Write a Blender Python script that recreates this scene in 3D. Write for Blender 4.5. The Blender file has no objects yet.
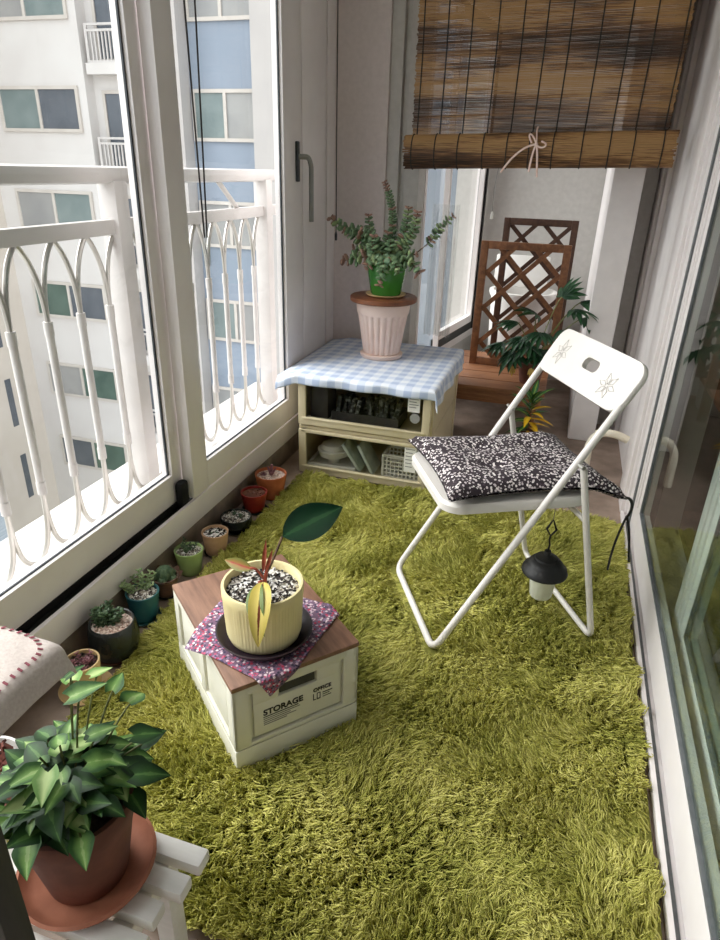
import bpy, bmesh, math, random
import numpy as np
from mathutils import Vector, Matrix, Euler, noise
random.seed(7)
RNG = np.random.default_rng(11)
PI = math.pi
sc = bpy.context.scene
COL = sc.collection
V = Vector

# ------------------------------------------------------------------ colours / materials
def lin(c):
    return tuple(((x/255)/12.92 if x/255 <= .04045 else ((x/255+.055)/1.055)**2.4) for x in c) + (1.0,)

def new_mat(name):
    m = bpy.data.materials.new(name); m.use_nodes = True
    nt = m.node_tree; nt.nodes.clear()
    out = nt.nodes.new('ShaderNodeOutputMaterial')
    b = nt.nodes.new('ShaderNodeBsdfPrincipled')
    nt.links.new(b.outputs[0], out.inputs[0])
    return m, nt, b, out

def coords(nt, space='Object', scale=(1, 1, 1), rot=(0, 0, 0)):
    t = nt.nodes.new('ShaderNodeTexCoord'); mp = nt.nodes.new('ShaderNodeMapping')
    mp.inputs['Scale'].default_value = scale; mp.inputs['Rotation'].default_value = rot
    nt.links.new(t.outputs[space], mp.inputs[0]); return mp.outputs[0]

def ramp(nt, fac, stops, interp='LINEAR'):
    r = nt.nodes.new('ShaderNodeValToRGB'); r.color_ramp.interpolation = interp
    el = r.color_ramp.elements
    while len(el) < len(stops): el.new(.5)
    for e, (p, c) in zip(el, stops): e.position = p; e.color = lin(c)
    nt.links.new(fac, r.inputs[0]); return r.outputs[0]

def bump(nt, b, h, strength=.3, dist=.01):
    n = nt.nodes.new('ShaderNodeBump'); n.inputs['Strength'].default_value = strength
    n.inputs['Distance'].default_value = dist
    nt.links.new(h, n.inputs['Height']); nt.links.new(n.outputs[0], b.inputs['Normal'])

def noise_node(nt, vec, scale, detail=3, rough=.55):
    n = nt.nodes.new('ShaderNodeTexNoise'); n.inputs['Scale'].default_value = scale
    n.inputs['Detail'].default_value = detail; n.inputs['Roughness'].default_value = rough
    nt.links.new(vec, n.inputs['Vector']); return n.outputs['Fac']

def mat_var(name, c1, c2, rough=.5, scale=20, space='Object', stretch=(1, 1, 1), detail=3, bmp=0, bd=.003, metal=0, spec=.5, lo=.35, hi=.65, rot=(0, 0, 0)):
    m, nt, b, _ = new_mat(name)
    v = coords(nt, space, stretch, rot)
    f = noise_node(nt, v, scale, detail)
    nt.links.new(ramp(nt, f, [(lo, c1), (hi, c2)]), b.inputs['Base Color'])
    b.inputs['Roughness'].default_value = rough; b.inputs['Metallic'].default_value = metal
    b.inputs['Specular IOR Level'].default_value = spec
    if bmp: bump(nt, b, f, bmp, bd)
    return m

def mat_speckle(name, cols, scale, rough=.8, space='Object', bmp=.3, bd=.004):
    m, nt, b, _ = new_mat(name)
    v = coords(nt, space)
    vo = nt.nodes.new('ShaderNodeTexVoronoi'); vo.inputs['Scale'].default_value = scale
    nt.links.new(v, vo.inputs['Vector'])
    sep = nt.nodes.new('ShaderNodeSeparateColor'); nt.links.new(vo.outputs['Color'], sep.inputs[0])
    n = len(cols)
    nt.links.new(ramp(nt, sep.outputs[0], [(i/n, c) for i, c in enumerate(cols)], 'CONSTANT'), b.inputs['Base Color'])
    b.inputs['Roughness'].default_value = rough
    if bmp: bump(nt, b, vo.outputs['Distance'], bmp, bd)
    return m

def mat_glass(name, tint=(1, 1, 1), ior=1.5, rough=0.0, extra=0.0):
    m = bpy.data.materials.new(name); m.use_nodes = True
    nt = m.node_tree; nt.nodes.clear()
    out = nt.nodes.new('ShaderNodeOutputMaterial'); mx = nt.nodes.new('ShaderNodeMixShader')
    tr = nt.nodes.new('ShaderNodeBsdfTransparent'); gl = nt.nodes.new('ShaderNodeBsdfGlossy')
    tr.inputs[0].default_value = (*tint, 1); gl.inputs['Roughness'].default_value = rough
    fr = nt.nodes.new('ShaderNodeFresnel'); fr.inputs[0].default_value = ior
    ad = nt.nodes.new('ShaderNodeMath'); ad.operation = 'ADD'; ad.inputs[1].default_value = extra
    nt.links.new(fr.outputs[0], ad.inputs[0])
    ge = nt.nodes.new('ShaderNodeNewGeometry'); iv = nt.nodes.new('ShaderNodeMath'); iv.operation = 'SUBTRACT'; iv.inputs[0].default_value = 1
    nt.links.new(ge.outputs['Backfacing'], iv.inputs[1])
    mu = nt.nodes.new('ShaderNodeMath'); mu.operation = 'MULTIPLY'; nt.links.new(ad.outputs[0], mu.inputs[0]); nt.links.new(iv.outputs[0], mu.inputs[1])
    nt.links.new(mu.outputs[0], mx.inputs[0]); nt.links.new(tr.outputs[0], mx.inputs[1]); nt.links.new(gl.outputs[0], mx.inputs[2])
    nt.links.new(mx.outputs[0], out.inputs[0]); return m

def mat_leaf(name, c_mid, c_edge, rough=.4, vein=None, var=.25, trans=.15):
    """leaf with u (0 midrib .. 1 margin) colour change"""
    m, nt, b, out = new_mat(name)
    uv = nt.nodes.new('ShaderNodeUVMap'); sep = nt.nodes.new('ShaderNodeSeparateXYZ')
    nt.links.new(uv.outputs[0], sep.inputs[0])
    f = noise_node(nt, coords(nt), 45, 4)
    ma = nt.nodes.new('ShaderNodeMath'); ma.operation = 'MULTIPLY_ADD'
    nt.links.new(f, ma.inputs[0]); ma.inputs[1].default_value = var*2; 
    sb = nt.nodes.new('ShaderNodeMath'); sb.operation = 'SUBTRACT'; sb.inputs[1].default_value = var
    nt.links.new(sep.outputs[0], sb.inputs[0]); nt.links.new(sb.outputs[0], ma.inputs[2])
    st = [(.15, c_mid), (.75, c_edge)]
    if vein: st = [(.0, vein), (.09, vein), (.16, c_mid), (.8, c_edge)]
    nt.links.new(ramp(nt, ma.outputs[0], st), b.inputs['Base Color'])
    b.inputs['Roughness'].default_value = rough; b.inputs['Specular IOR Level'].default_value = .3 if rough > .3 else .5
    return m

def mat_wood(name, c1, c2, rough=.5, scale=6, stretch=(1, 12, 12), bmp=.15):
    m, nt, b, _ = new_mat(name)
    v = coords(nt, 'Object', stretch)
    f = noise_node(nt, v, scale, 6, .65)
    nt.links.new(ramp(nt, f, [(.3, c1), (.7, c2)]), b.inputs['Base Color'])
    b.inputs['Roughness'].default_value = rough
    bump(nt, b, f, bmp, .002); return m

M = {}
M['white_frame'] = mat_var('white_frame', (229, 223, 222), (235, 230, 229), .38, 6)
M['white_paint'] = mat_var('white_paint', (229, 224, 223), (236, 231, 230), .6, 12, bmp=.05)
M['wall'] = mat_var('wall_paint', (212, 202, 200), (219, 209, 207), .85, 40, bmp=.12, bd=.002)
M['wall_grey'] = mat_var('wall_grey', (190, 188, 184), (198, 196, 192), .85, 30, bmp=.08, bd=.002)
M['ceiling'] = mat_var('ceiling_paint', (225, 224, 220), (232, 231, 228), .9, 30)
M['floor'] = mat_var('floor_tile', (128, 110, 98), (160, 140, 126), .5, 9, detail=6, bmp=.05)
M['curb'] = mat_var('curb_stone', (104, 92, 82), (136, 120, 106), .7, 14, detail=6, bmp=.1)
M['black'] = mat_var('black_plastic', (16, 16, 17), (26, 26, 27), .5, 30)
M['rubber'] = mat_var('black_felt', (9, 9, 10), (17, 17, 17), .95, 60)
M['seal'] = mat_var('grey_seal', (42, 48, 54), (60, 66, 72), .5, 30)
M['chrome'] = mat_var('steel', (176, 172, 166), (196, 193, 188), .3, 8, metal=.8)
M['rail_white'] = mat_var('rail_white', (190, 185, 182), (198, 193, 190), .35, 8)
M['glass'] = mat_glass('window_glass', (.96, .98, .975), 1.35)
M['glass_dark'] = mat_glass('door_glass', (.90, .955, .925), 1.6, 0, .025)
M['handle_grey'] = mat_var('handle_grey', (120, 120, 116), (140, 140, 136), .35, 8, metal=.4)
M['facade'] = mat_var('facade_white', (204, 199, 196), (211, 207, 204), .85, .8, detail=5)
M['facade_cream'] = mat_var('facade_cream', (198, 188, 177), (206, 197, 187), .85, .8, detail=5)
M['facade_blue'] = mat_var('facade_blue', (136, 146, 160), (141, 151, 165), .8, .9)
M['facade_frame'] = mat_var('facade_frame', (190, 182, 174), (200, 193, 186), .6, 2)
M['facade_pillar'] = mat_var('facade_pillar', (172, 167, 165), (180, 175, 172), .85, .8)
M['seal_light'] = mat_var('seal_light', (92, 96, 98), (110, 113, 115), .5, 30)
M['facade_grey'] = mat_var('facade_grey', (104, 110, 118), (112, 118, 125), .85, .8)
M['siding'] = mat_var('siding', (150, 160, 170), (178, 186, 194), .7, 3, stretch=(.2, .2, 12))
M['win_teal'] = mat_var('win_teal', (108, 122, 122), (126, 138, 137), .3, 1.2, detail=4)
M['win_dark'] = mat_var('win_dark', (80, 86, 94), (98, 103, 111), .25, .8, detail=4)
M['win_grey'] = mat_var('win_grey', (138, 138, 138), (156, 155, 153), .35, .8, detail=4)
M['win_green'] = mat_var('win_green', (72, 92, 84), (92, 112, 102), .3, 1.2, detail=4)
M['street'] = mat_var('street', (150, 148, 144), (176, 174, 170), .9, .5)
M['beige_plastic'] = mat_var('beige_plastic', (206, 193, 160), (216, 204, 173), .42, 5)
M['clear_panel'] = mat_glass('clear_panel', (.87, .87, .85), 1.4, .03)
M['white_plastic'] = mat_var('white_plastic', (228, 226, 220), (235, 233, 228), .4, 6)
M['crate'] = mat_var('crate_plastic', (216, 214, 200), (224, 222, 209), .45, 6)
M['ink'] = mat_var('black_ink', (22, 22, 22), (32, 32, 32), .6, 30)
M['grey_ink'] = mat_var('grey_ink', (110, 110, 108), (130, 130, 128), .6, 30)
M['soil'] = mat_var('soil', (40, 30, 24), (70, 54, 42), .95, 90, bmp=.8, bd=.004)
M['perlite'] = mat_speckle('perlite_mix', [(34, 30, 28), (226, 222, 214), (52, 44, 40), (200, 195, 188), (24, 22, 22), (238, 236, 232), (70, 60, 54)], 150, bmp=.6)
M['perlite_s'] = mat_speckle('gravel_mix', [(52, 44, 38), (226, 222, 214), (150, 140, 126), (90, 78, 70), (205, 198, 186)], 170, bmp=.6)
M['pink_gravel'] = mat_speckle('pink_gravel', [(206, 176, 160), (226, 204, 190), (170, 138, 122), (232, 216, 204)], 190, bmp=.6)
M['terracotta'] = mat_var('terracotta', (142, 86, 62), (168, 106, 80), .75, 14, detail=6, bmp=.1)
M['terra_dark'] = mat_var('terracotta_worn', (92, 54, 42), (128, 80, 62), .8, 10, detail=7, bmp=.1)
M['terra_orange'] = mat_var('terracotta_orange', (178, 96, 58), (202, 118, 76), .7, 14, detail=5)
M['red_glaze'] = mat_var('red_glaze', (136, 34, 28), (168, 52, 40), .35, 14)
M['black_glaze'] = mat_var('black_glaze', (22, 26, 28), (40, 46, 46), .25, 12)
M['tan_clay'] = mat_var('tan_clay', (186, 146, 112), (210, 172, 138), .7, 14, detail=5)
M['lime_glaze'] = mat_var('lime_glaze', (146, 170, 104), (166, 190, 124), .35, 10)
M['bronze_glaze'] = mat_var('bronze_glaze', (84, 62, 50), (132, 98, 80), .3, 16)
M['teal_glaze'] = mat_var('teal_glaze', (30, 84, 92), (52, 112, 118), .3, 10)
M['cream_clay'] = mat_var('cream_clay', (204, 172, 120), (222, 194, 146), .6, 14)
M['pot_yellow'] = mat_var('pot_yellow', (230, 215, 160), (238, 225, 175), .5, 6)
M['saucer_dark'] = mat_var('saucer_plum', (36, 26, 34), (50, 38, 46), .4, 12)
M['green_glaze'] = mat_var('green_glaze', (46, 116, 40), (64, 140, 54), .2, 8)
M['pot_pink'] = mat_var('pot_pink', (226, 200, 188), (234, 211, 200), .6, 10)
M['ring_wood'] = mat_wood('ring_wood', (96, 54, 32), (136, 82, 50), .5, 8, (1, 6, 1))
M['lattice'] = mat_wood('lattice_wood', (98, 60, 36), (142, 94, 58), .55, 10, (4, 4, 4))
M['lattice_dark'] = mat_wood('lattice_dark', (60, 38, 28), (88, 58, 42), .55, 10, (4, 4, 4))
M['bench'] = mat_wood('bench_wood', (116, 74, 48), (162, 112, 76), .5, 6, (1.5, 14, 14))
M['crate_lid'] = mat_wood('crate_lid_wood', (106, 74, 58), (150, 112, 90), .5, 5, (10, 1.2, 10))
M['dark_wood'] = mat_wood('dark_wood', (30, 32, 30), (46, 47, 43), .5, 8, (10, 10, 1.5))
M['white_wood'] = mat_wood('white_wood', (230, 228, 222), (240, 238, 234), .5, 6, (1.5, 12, 12), .08)
M['chair_white'] = mat_var('chair_white', (218, 213, 207), (224, 220, 214), .35, 6)
M['cord_dark'] = mat_var('cord_dark', (40, 38, 36), (56, 53, 50), .8, 60)
M['ribbon'] = mat_var('ribbon', (226, 196, 184), (238, 214, 204), .7, 40)
M['flower_ink'] = mat_var('flower_ink', (168, 164, 160), (180, 176, 172), .6, 30)
M['hose'] = mat_var('hose', (226, 216, 194), (236, 228, 210), .5, 20)
M['frost'] = mat_var('frosted_jar', (206, 208, 192), (216, 218, 204), .35, 20)
M['film'] = mat_glass('vinyl_film', (.9, .92, .92), 1.5, .2, .22)
M['bag'] = mat_var('bag_grey', (176, 190, 182), (214, 224, 218), .35, 22, detail=4, bmp=.4)
M['packets'] = mat_speckle('packets', [(40, 44, 40), (96, 102, 98), (60, 66, 62), (140, 144, 140), (30, 32, 30)], 90, bmp=.3)
M['shirt'] = mat_var('dark_tray', (38, 36, 38), (60, 58, 60), .6, 20)
M['pale_card'] = mat_var('card', (232, 230, 224), (240, 238, 234), .7, 20)
M['appliance'] = mat_var('appliance_white', (226, 224, 220), (236, 234, 231), .4, 6)
M['linen'] = None
M['room_floor'] = mat_wood('room_floor', (120, 96, 74), (150, 122, 96), .4, 5, (10, 1, 1))
M['room_wall'] = mat_var('room_wall', (120, 116, 108), (136, 131, 124), .9, 10)
M['cork'] = mat_var('bark', (70, 34, 26), (124, 66, 52), .9, 60, bmp=.6)
M['stem_red'] = mat_var('stem_red', (150, 66, 48), (180, 92, 66), .5, 40)
M['stem_green'] = mat_var('stem_green', (86, 92, 44), (118, 124, 66), .6, 40)
M['stem_brown'] = mat_var('stem_brown', (84, 62, 44), (110, 84, 60), .7, 40)
M['rubber_leaf'] = mat_leaf('rubber_leaf', (26, 62, 38), (16, 46, 30), .22, (44, 84, 50), .1)
M['yellow_leaf'] = mat_leaf('yellow_leaf', (226, 206, 116), (196, 178, 88), .4, (104, 48, 30), .12)
M['olive_leaf'] = mat_leaf('olive_leaf', (110, 122, 52), (86, 104, 40), .4, None, .2)
M['orange_leaf'] = mat_leaf('orange_leaf', (150, 104, 46), (112, 112, 44), .4, (150, 60, 36), .3)
M['vine_leaf'] = mat_leaf('vine_leaf', (116, 156, 78), (46, 84, 36), .5, (150, 178, 110), .42)
M['vine_leaf_dark'] = mat_leaf('vine_leaf_dark', (52, 90, 40), (28, 56, 26), .5, (86, 122, 62), .35)
M['vine_leaf_pale'] = mat_leaf('vine_leaf_pale', (178, 200, 132), (104, 144, 70), .5, None, .35)
M['palm_leaf'] = mat_leaf('palm_leaf', (42, 84, 48), (24, 58, 34), .45, None, .3)
M['tip_yellow'] = mat_leaf('tip_yellow', (214, 176, 84), (226, 196, 110), .5, None, .2)
M['croton_green'] = mat_leaf('croton_green', (60, 110, 52), (32, 74, 38), .4, (150, 160, 60), .3)
M['croton_yellow'] = mat_leaf('croton_yellow', (232, 190, 40), (206, 160, 30), .4, None, .3)
M['succ'] = mat_var('succulent_green', (84, 118, 86), (128, 150, 112), .5, 60)
M['succ_pale'] = mat_var('succulent_pale', (126, 152, 104), (160, 176, 128), .5, 60)
M['succ_red'] = mat_var('succulent_tip', (138, 106, 96), (168, 132, 114), .5, 60)
M['succ_dark'] = mat_var('succulent_dark', (48, 72, 46), (78, 102, 66), .5, 60)
M['succ_purple'] = mat_var('succulent_purple', (110, 66, 76), (150, 100, 104), .5, 60)
M['cactus'] = mat_var('cactus', (60, 86, 60), (96, 118, 84), .7, 90, bmp=.5)

def make_gingham():
    m, nt, b, _ = new_mat('gingham')
    uv = nt.nodes.new('ShaderNodeUVMap'); sep = nt.nodes.new('ShaderNodeSeparateXYZ'); nt.links.new(uv.outputs[0], sep.inputs[0])
    def band(o, w):
        a = nt.nodes.new('ShaderNodeMath'); a.operation = 'MULTIPLY'; a.inputs[1].default_value = 1/w; nt.links.new(o, a.inputs[0])
        f = nt.nodes.new('ShaderNodeMath'); f.operation = 'FRACT'; nt.links.new(a.outputs[0], f.inputs[0])
        g = nt.nodes.new('ShaderNodeMath'); g.operation = 'GREATER_THAN'; g.inputs[1].default_value = .5; nt.links.new(f.outputs[0], g.inputs[0])
        return g.outputs[0]
    a = nt.nodes.new('ShaderNodeMath'); a.operation = 'ADD'
    nt.links.new(band(sep.outputs[0], .07), a.inputs[0]); nt.links.new(band(sep.outputs[1], .07), a.inputs[1])
    h = nt.nodes.new('ShaderNodeMath'); h.operation = 'MULTIPLY'; h.inputs[1].default_value = .5; nt.links.new(a.outputs[0], h.inputs[0])
    nz = noise_node(nt, coords(nt), 300, 2)
    h2 = nt.nodes.new('ShaderNodeMath'); h2.operation = 'MULTIPLY_ADD'; h2.inputs[1].default_value = .12; nt.links.new(nz, h2.inputs[0]); nt.links.new(h.outputs[0], h2.inputs[2])
    nt.links.new(ramp(nt, h2.outputs[0], [(0, (224, 228, 235)), (.55, (202, 211, 227)), (1, (172, 187, 214))]), b.inputs['Base Color'])
    b.inputs['Roughness'].default_value = .85; return m
M['gingham'] = make_gingham()

def make_floral(name, base, dots, s, rad=.42):
    m, nt, b, _ = new_mat(name)
    v = coords(nt)
    vo = nt.nodes.new('ShaderNodeTexVoronoi'); vo.inputs['Scale'].default_value = s; nt.links.new(v, vo.inputs['Vector'])
    nz = noise_node(nt, v, s*2.3, 2)
    ad = nt.nodes.new('ShaderNodeMath'); ad.operation = 'MULTIPLY_ADD'; ad.inputs[1].default_value = .5
    nt.links.new(nz, ad.inputs[0]); nt.links.new(vo.outputs['Distance'], ad.inputs[2])
    sep = nt.nodes.new('ShaderNodeSeparateColor'); nt.links.new(vo.outputs['Color'], sep.inputs[0])
    n = len(dots); c = ramp(nt, sep.outputs[0], [(i/n, d) for i, d in enumerate(dots)], 'CONSTANT')
    lt = nt.nodes.new('ShaderNodeMath'); lt.operation = 'LESS_THAN'; lt.inputs[1].default_value = rad + .25; nt.links.new(ad.outputs[0], lt.inputs[0])
    mx = nt.nodes.new('ShaderNodeMix'); mx.data_type = 'RGBA'
    nt.links.new(lt.outputs[0], mx.inputs['Factor']); mx.inputs['A'].default_value = lin(base); nt.links.new(c, mx.inputs['B'])
    nt.links.new(mx.outputs['Result'], b.inputs['Base Color']); b.inputs['Roughness'].default_value = .9
    return m
M['cushion'] = make_floral('cushion_print', (46, 36, 42), [(220, 212, 210), (198, 188, 190), (208, 198, 198), (70, 58, 66), (232, 226, 222)], 118, .43)
M['floral'] = make_floral('floral_print', (116, 90, 112), [(206, 178, 190), (176, 48, 76), (70, 64, 92), (226, 210, 214), (150, 128, 160), (196, 90, 120), (60, 52, 70)], 140, .5)

def make_linen():
    m, nt, b, _ = new_mat('linen_cloth')
    v = coords(nt); f = noise_node(nt, v, 260, 3)
    nt.links.new(ramp(nt, f, [(.3, (216, 203, 196)), (.7, (232, 221, 214))]), b.inputs['Base Color'])
    b.inputs['Roughness'].default_value = .95; bump(nt, b, f, .3, .002); return m
M['linen'] = make_linen()
M['stitch'] = mat_var('stitch', (150, 74, 88), (178, 102, 114), .8, 60)

def make_reed(name='reed', phase=0.0, dark=0.0):
    m, nt, b, _ = new_mat(name)
    g = nt.nodes.new('ShaderNodeTexCoord'); sep = nt.nodes.new('ShaderNodeSeparateXYZ'); nt.links.new(g.outputs['Object'], sep.inputs[0])
    # wide colour bands over height, wobbling with x
    mp = nt.nodes.new('ShaderNodeMapping'); mp.inputs['Scale'].default_value = (1.2, 1, 6.5); nt.links.new(g.outputs['Object'], mp.inputs[0])
    f1 = noise_node(nt, mp.outputs[0], 1.6, 2, .4)
    mp2 = nt.nodes.new('ShaderNodeMapping'); mp2.inputs['Scale'].default_value = (6, 1, 220); nt.links.new(g.outputs['Object'], mp2.inputs[0])
    f2 = noise_node(nt, mp2.outputs[0], 1.5, 3, .6)
    ma = nt.nodes.new('ShaderNodeMath'); ma.operation = 'MULTIPLY_ADD'; ma.inputs[1].default_value = .85
    nt.links.new(f2, ma.inputs[0]); nt.links.new(f1, ma.inputs[2])
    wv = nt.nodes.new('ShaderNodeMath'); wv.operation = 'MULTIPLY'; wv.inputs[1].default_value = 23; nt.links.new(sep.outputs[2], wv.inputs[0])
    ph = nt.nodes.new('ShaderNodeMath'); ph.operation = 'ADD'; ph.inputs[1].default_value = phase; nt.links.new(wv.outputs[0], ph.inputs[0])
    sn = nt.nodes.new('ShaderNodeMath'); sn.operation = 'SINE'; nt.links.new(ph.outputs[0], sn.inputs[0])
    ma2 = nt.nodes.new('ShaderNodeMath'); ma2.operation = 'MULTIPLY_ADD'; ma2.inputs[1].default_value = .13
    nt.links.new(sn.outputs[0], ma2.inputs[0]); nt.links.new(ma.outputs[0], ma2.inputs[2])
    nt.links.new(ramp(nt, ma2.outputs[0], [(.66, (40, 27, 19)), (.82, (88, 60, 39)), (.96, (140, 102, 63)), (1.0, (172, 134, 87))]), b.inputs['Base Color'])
    b.inputs['Roughness'].default_value = .6; return m
M['reed'] = make_reed()
M['reed_roll'] = make_reed('reed_roll', -.96)  # dark reed band set low on the roll, its underside shade painted in too

def make_pile():
    m, nt, b, _ = new_mat('rug_pile')
    v = coords(nt)
    f = noise_node(nt, v, 5, 3)
    hi = nt.nodes.new('ShaderNodeHairInfo')
    ma = nt.nodes.new('ShaderNodeMath'); ma.operation = 'MULTIPLY_ADD'; ma.inputs[1].default_value = .5
    nt.links.new(hi.outputs['Random'], ma.inputs[0]); nt.links.new(f, ma.inputs[2])
    nt.links.new(ramp(nt, ma.outputs[0], [(.38, (124, 128, 50)), (.72, (176, 173, 84)), (1.0, (206, 200, 118))]), b.inputs['Base Color'])
    b.inputs['Roughness'].default_value = .6; b.inputs['Specular IOR Level'].default_value = .25
    return m
M['pile'] = make_pile()
M['rug_back'] = mat_var('rug_backing', (110, 110, 44), (130, 128, 56), .95, 60, bmp=.5)

# ------------------------------------------------------------------ mesh collector
def lerp(a, b, t): return a + (b - a)*t

class MB:
    def __init__(s): s.v = []; s.f = []; s.uv = []; s.mi = []; s.cur = 0; s.has_uv = False
    def add(s, verts, faces, uvs=None):
        o = len(s.v); s.v.extend([tuple(p) for p in verts])
        for f in faces: s.f.append(tuple(i+o for i in f)); s.mi.append(s.cur)
        if uvs is not None:
            s.has_uv = True
            s.uv.extend([(o+i, u) for i, u in enumerate(uvs)])
        return s
    def box(s, lo, hi, bev=0.0, mat=None):
        lo, hi = V(lo), V(hi); c = (lo+hi)/2; d = hi-lo
        return s.obox(c, d, mat, bev)
    def obox(s, c, d, rot=None, bev=0.0):
        c, d = V(c), V(d)
        if bev <= 0:
            vs = [V((x*d.x/2, y*d.y/2, z*d.z/2)) for x in (-1, 1) for y in (-1, 1) for z in (-1, 1)]
            fs = [(0, 1, 3, 2), (4, 6, 7, 5), (0, 4, 5, 1), (2, 3, 7, 6), (0, 2, 6, 4), (1, 5, 7, 3)]
        else:
            bm = bmesh.new(); bmesh.ops.create_cube(bm, size=1)
            for q in bm.verts: q.co = V((q.co.x*d.x, q.co.y*d.y, q.co.z*d.z))
            bmesh.ops.bevel(bm, geom=bm.edges[:], offset=min(bev, min(d)*.49), segments=2, affect='EDGES', profile=.6)
            bm.verts.index_update()
            vs = [q.co.copy() for q in bm.verts]; fs = [tuple(q.index for q in f.verts) for f in bm.faces]; bm.free()
        if rot is not None: vs = [rot @ q for q in vs]
        return s.add([q+c for q in vs], fs)
    def bar(s, a, b, w, h, up=(0, 0, 1), bev=0.0):
        a, b = V(a), V(b); x = (b-a); L = x.length; x.normalize()
        up = V(up); y = up.cross(x)
        if y.length < 1e-5: y = V((0, 1, 0)).cross(x)
        y.normalize(); z = x.cross(y)
        R = Matrix((x, y, z)).transposed()
        return s.obox((a+b)/2, (L, w, h), R, bev)
    def tube(s, pts, r, seg=10, caps=True, closed=False):
        pts = [V(p) for p in pts]; n = len(pts)
        rs = r if isinstance(r, (list, tuple)) else [r]*n
        T = []
        for i in range(n):
            a = pts[(i-1) % n] if (closed or i > 0) else pts[i]; b = pts[(i+1) % n] if (closed or i < n-1) else pts[i]
            t = (b-a); t = t.normalized() if t.length > 1e-9 else V((0, 0, 1)); T.append(t)
        u = T[0].orthogonal().normalized(); vs = []
        for i in range(n):
            u = (u - T[i]*u.dot(T[i])); u = u.normalized() if u.length > 1e-6 else T[i].orthogonal().normalized()
            w = T[i].cross(u)
            for k in range(seg):
                a = 2*PI*k/seg; vs.append(pts[i] + (u*math.cos(a)+w*math.sin(a))*rs[i])
        fs = []
        for i in range(n if closed else n-1):
            j = (i+1) % n
            for k in range(seg): fs.append((i*seg+k, i*seg+(k+1) % seg, j*seg+(k+1) % seg, j*seg+k))
        if caps and not closed: fs.append(tuple(range(seg-1, -1, -1))); fs.append(tuple((n-1)*seg+k for k in range(seg)))
        return s.add(vs, fs)
    def lathe(s, prof, c=(0, 0, 0), seg=36, flute=None):
        """prof: [(r,z)...] bottom-out to top-in; r==0 collapses"""
        c = V(c); vs = []; idx = []
        for (r, z) in prof:
            if r <= 1e-6: idx.append([len(vs)]); vs.append(c+V((0, 0, z)))
            else:
                row = []
                for k in range(seg):
                    a = 2*PI*k/seg; rr = r*(flute(a, z) if flute else 1)
                    row.append(len(vs)); vs.append(c+V((rr*math.cos(a), rr*math.sin(a), z)))
                idx.append(row)
        fs = []
        for a, b in zip(idx[:-1], idx[1:]):
            if len(a) == 1 and len(b) == 1: continue
            for k in range(seg):
                k2 = (k+1) % seg
                if len(a) == 1: fs.append((a[0], b[k2], b[k]))
                elif len(b) == 1: fs.append((a[k], a[k2], b[0]))
                else: fs.append((a[k], a[k2], b[k2], b[k]))
        return s.add(vs, fs)
    def leaf(s, base, d, up, L, W, bend=.3, fold=.25, shape=None, n=9, lobe=0.0, twist=0):
        """thin leaf blade from base along d; up = upper-side normal; bend = droop towards -up"""
        base, d, up = V(base), V(d).normalized(), V(up)
        side = d.cross(up); side = side.normalized() if side.length > 1e-6 else d.orthogonal().normalized()
        up = side.cross(d).normalized()
        shape = shape or (lambda t: math.sin(PI*min(1, t**.8))**.9)
        vs = []; uvs = []
        for i in range(n+1):
            t = i/n; ang = bend*t
            p = base + (d*math.sin(ang)/bend + up*(math.cos(ang)-1)/bend)*L if abs(bend) > 1e-4 else base + d*L*t
            nrm = (up*math.cos(ang) + d*math.sin(ang))
            w = W*.5*max(.0, shape(t))
            lb = lobe*L*max(0, 1-t*5)
            dd = d*math.cos(ang) - up*math.sin(ang)
            f = fold*w
            vs += [p - side*w + nrm*f - dd*lb, p - side*w*.5 + nrm*f*.42 - dd*lb*.4, p, p + side*w*.5 + nrm*f*.42 - dd*lb*.4, p + side*w + nrm*f - dd*lb]
            uvs += [(1, t), (.5, t), (0, t), (.5, t), (1, t)]
        fs = []
        for i in range(n):
            for k in range(4): fs.append((i*5+k, i*5+k+1, (i+1)*5+k+1, (i+1)*5+k))
        return s.add(vs, fs, uvs)
    def blob(s, c, r, seg=8, rings=5, squash=(1, 1, 1), rot=None):
        c = V(c); vs = [V((0, 0, -1))]; 
        for i in range(1, rings):
            a = PI*i/rings - PI/2
            for k in range(seg): vs.append(V((math.cos(a)*math.cos(2*PI*k/seg), math.cos(a)*math.sin(2*PI*k/seg), math.sin(a))))
        vs.append(V((0, 0, 1))); fs = []
        for k in range(seg): fs.append((0, 1+(k+1) % seg, 1+k))
        for i in range(rings-2):
            for k in range(seg): a = 1+i*seg; b = a+seg; fs.append((a+k, a+(k+1) % seg, b+(k+1) % seg, b+k))
        a = 1+(rings-2)*seg; t = len(vs)-1
        for k in range(seg): fs.append((a+k, a+(k+1) % seg, t))
        vs = [V((p.x*r*squash[0], p.y*r*squash[1], p.z*r*squash[2])) for p in vs]
        if rot is not None: vs = [rot @ p for p in vs]
        return s.add([p+c for p in vs], fs)
    def prism(s, poly, z0, z1, xf=None):
        """polygon [(x,y)] extruded z0..z1, optional Matrix"""
        n = len(poly); vs = [V((x, y, z0)) for x, y in poly] + [V((x, y, z1)) for x, y in poly]
        if xf is not None: vs = [xf @ p for p in vs]
        fs = [tuple(range(n-1, -1, -1)), tuple(range(n, 2*n))] + [(i, (i+1) % n, n+(i+1) % n, n+i) for i in range(n)]
        return s.add(vs, fs)
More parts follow.
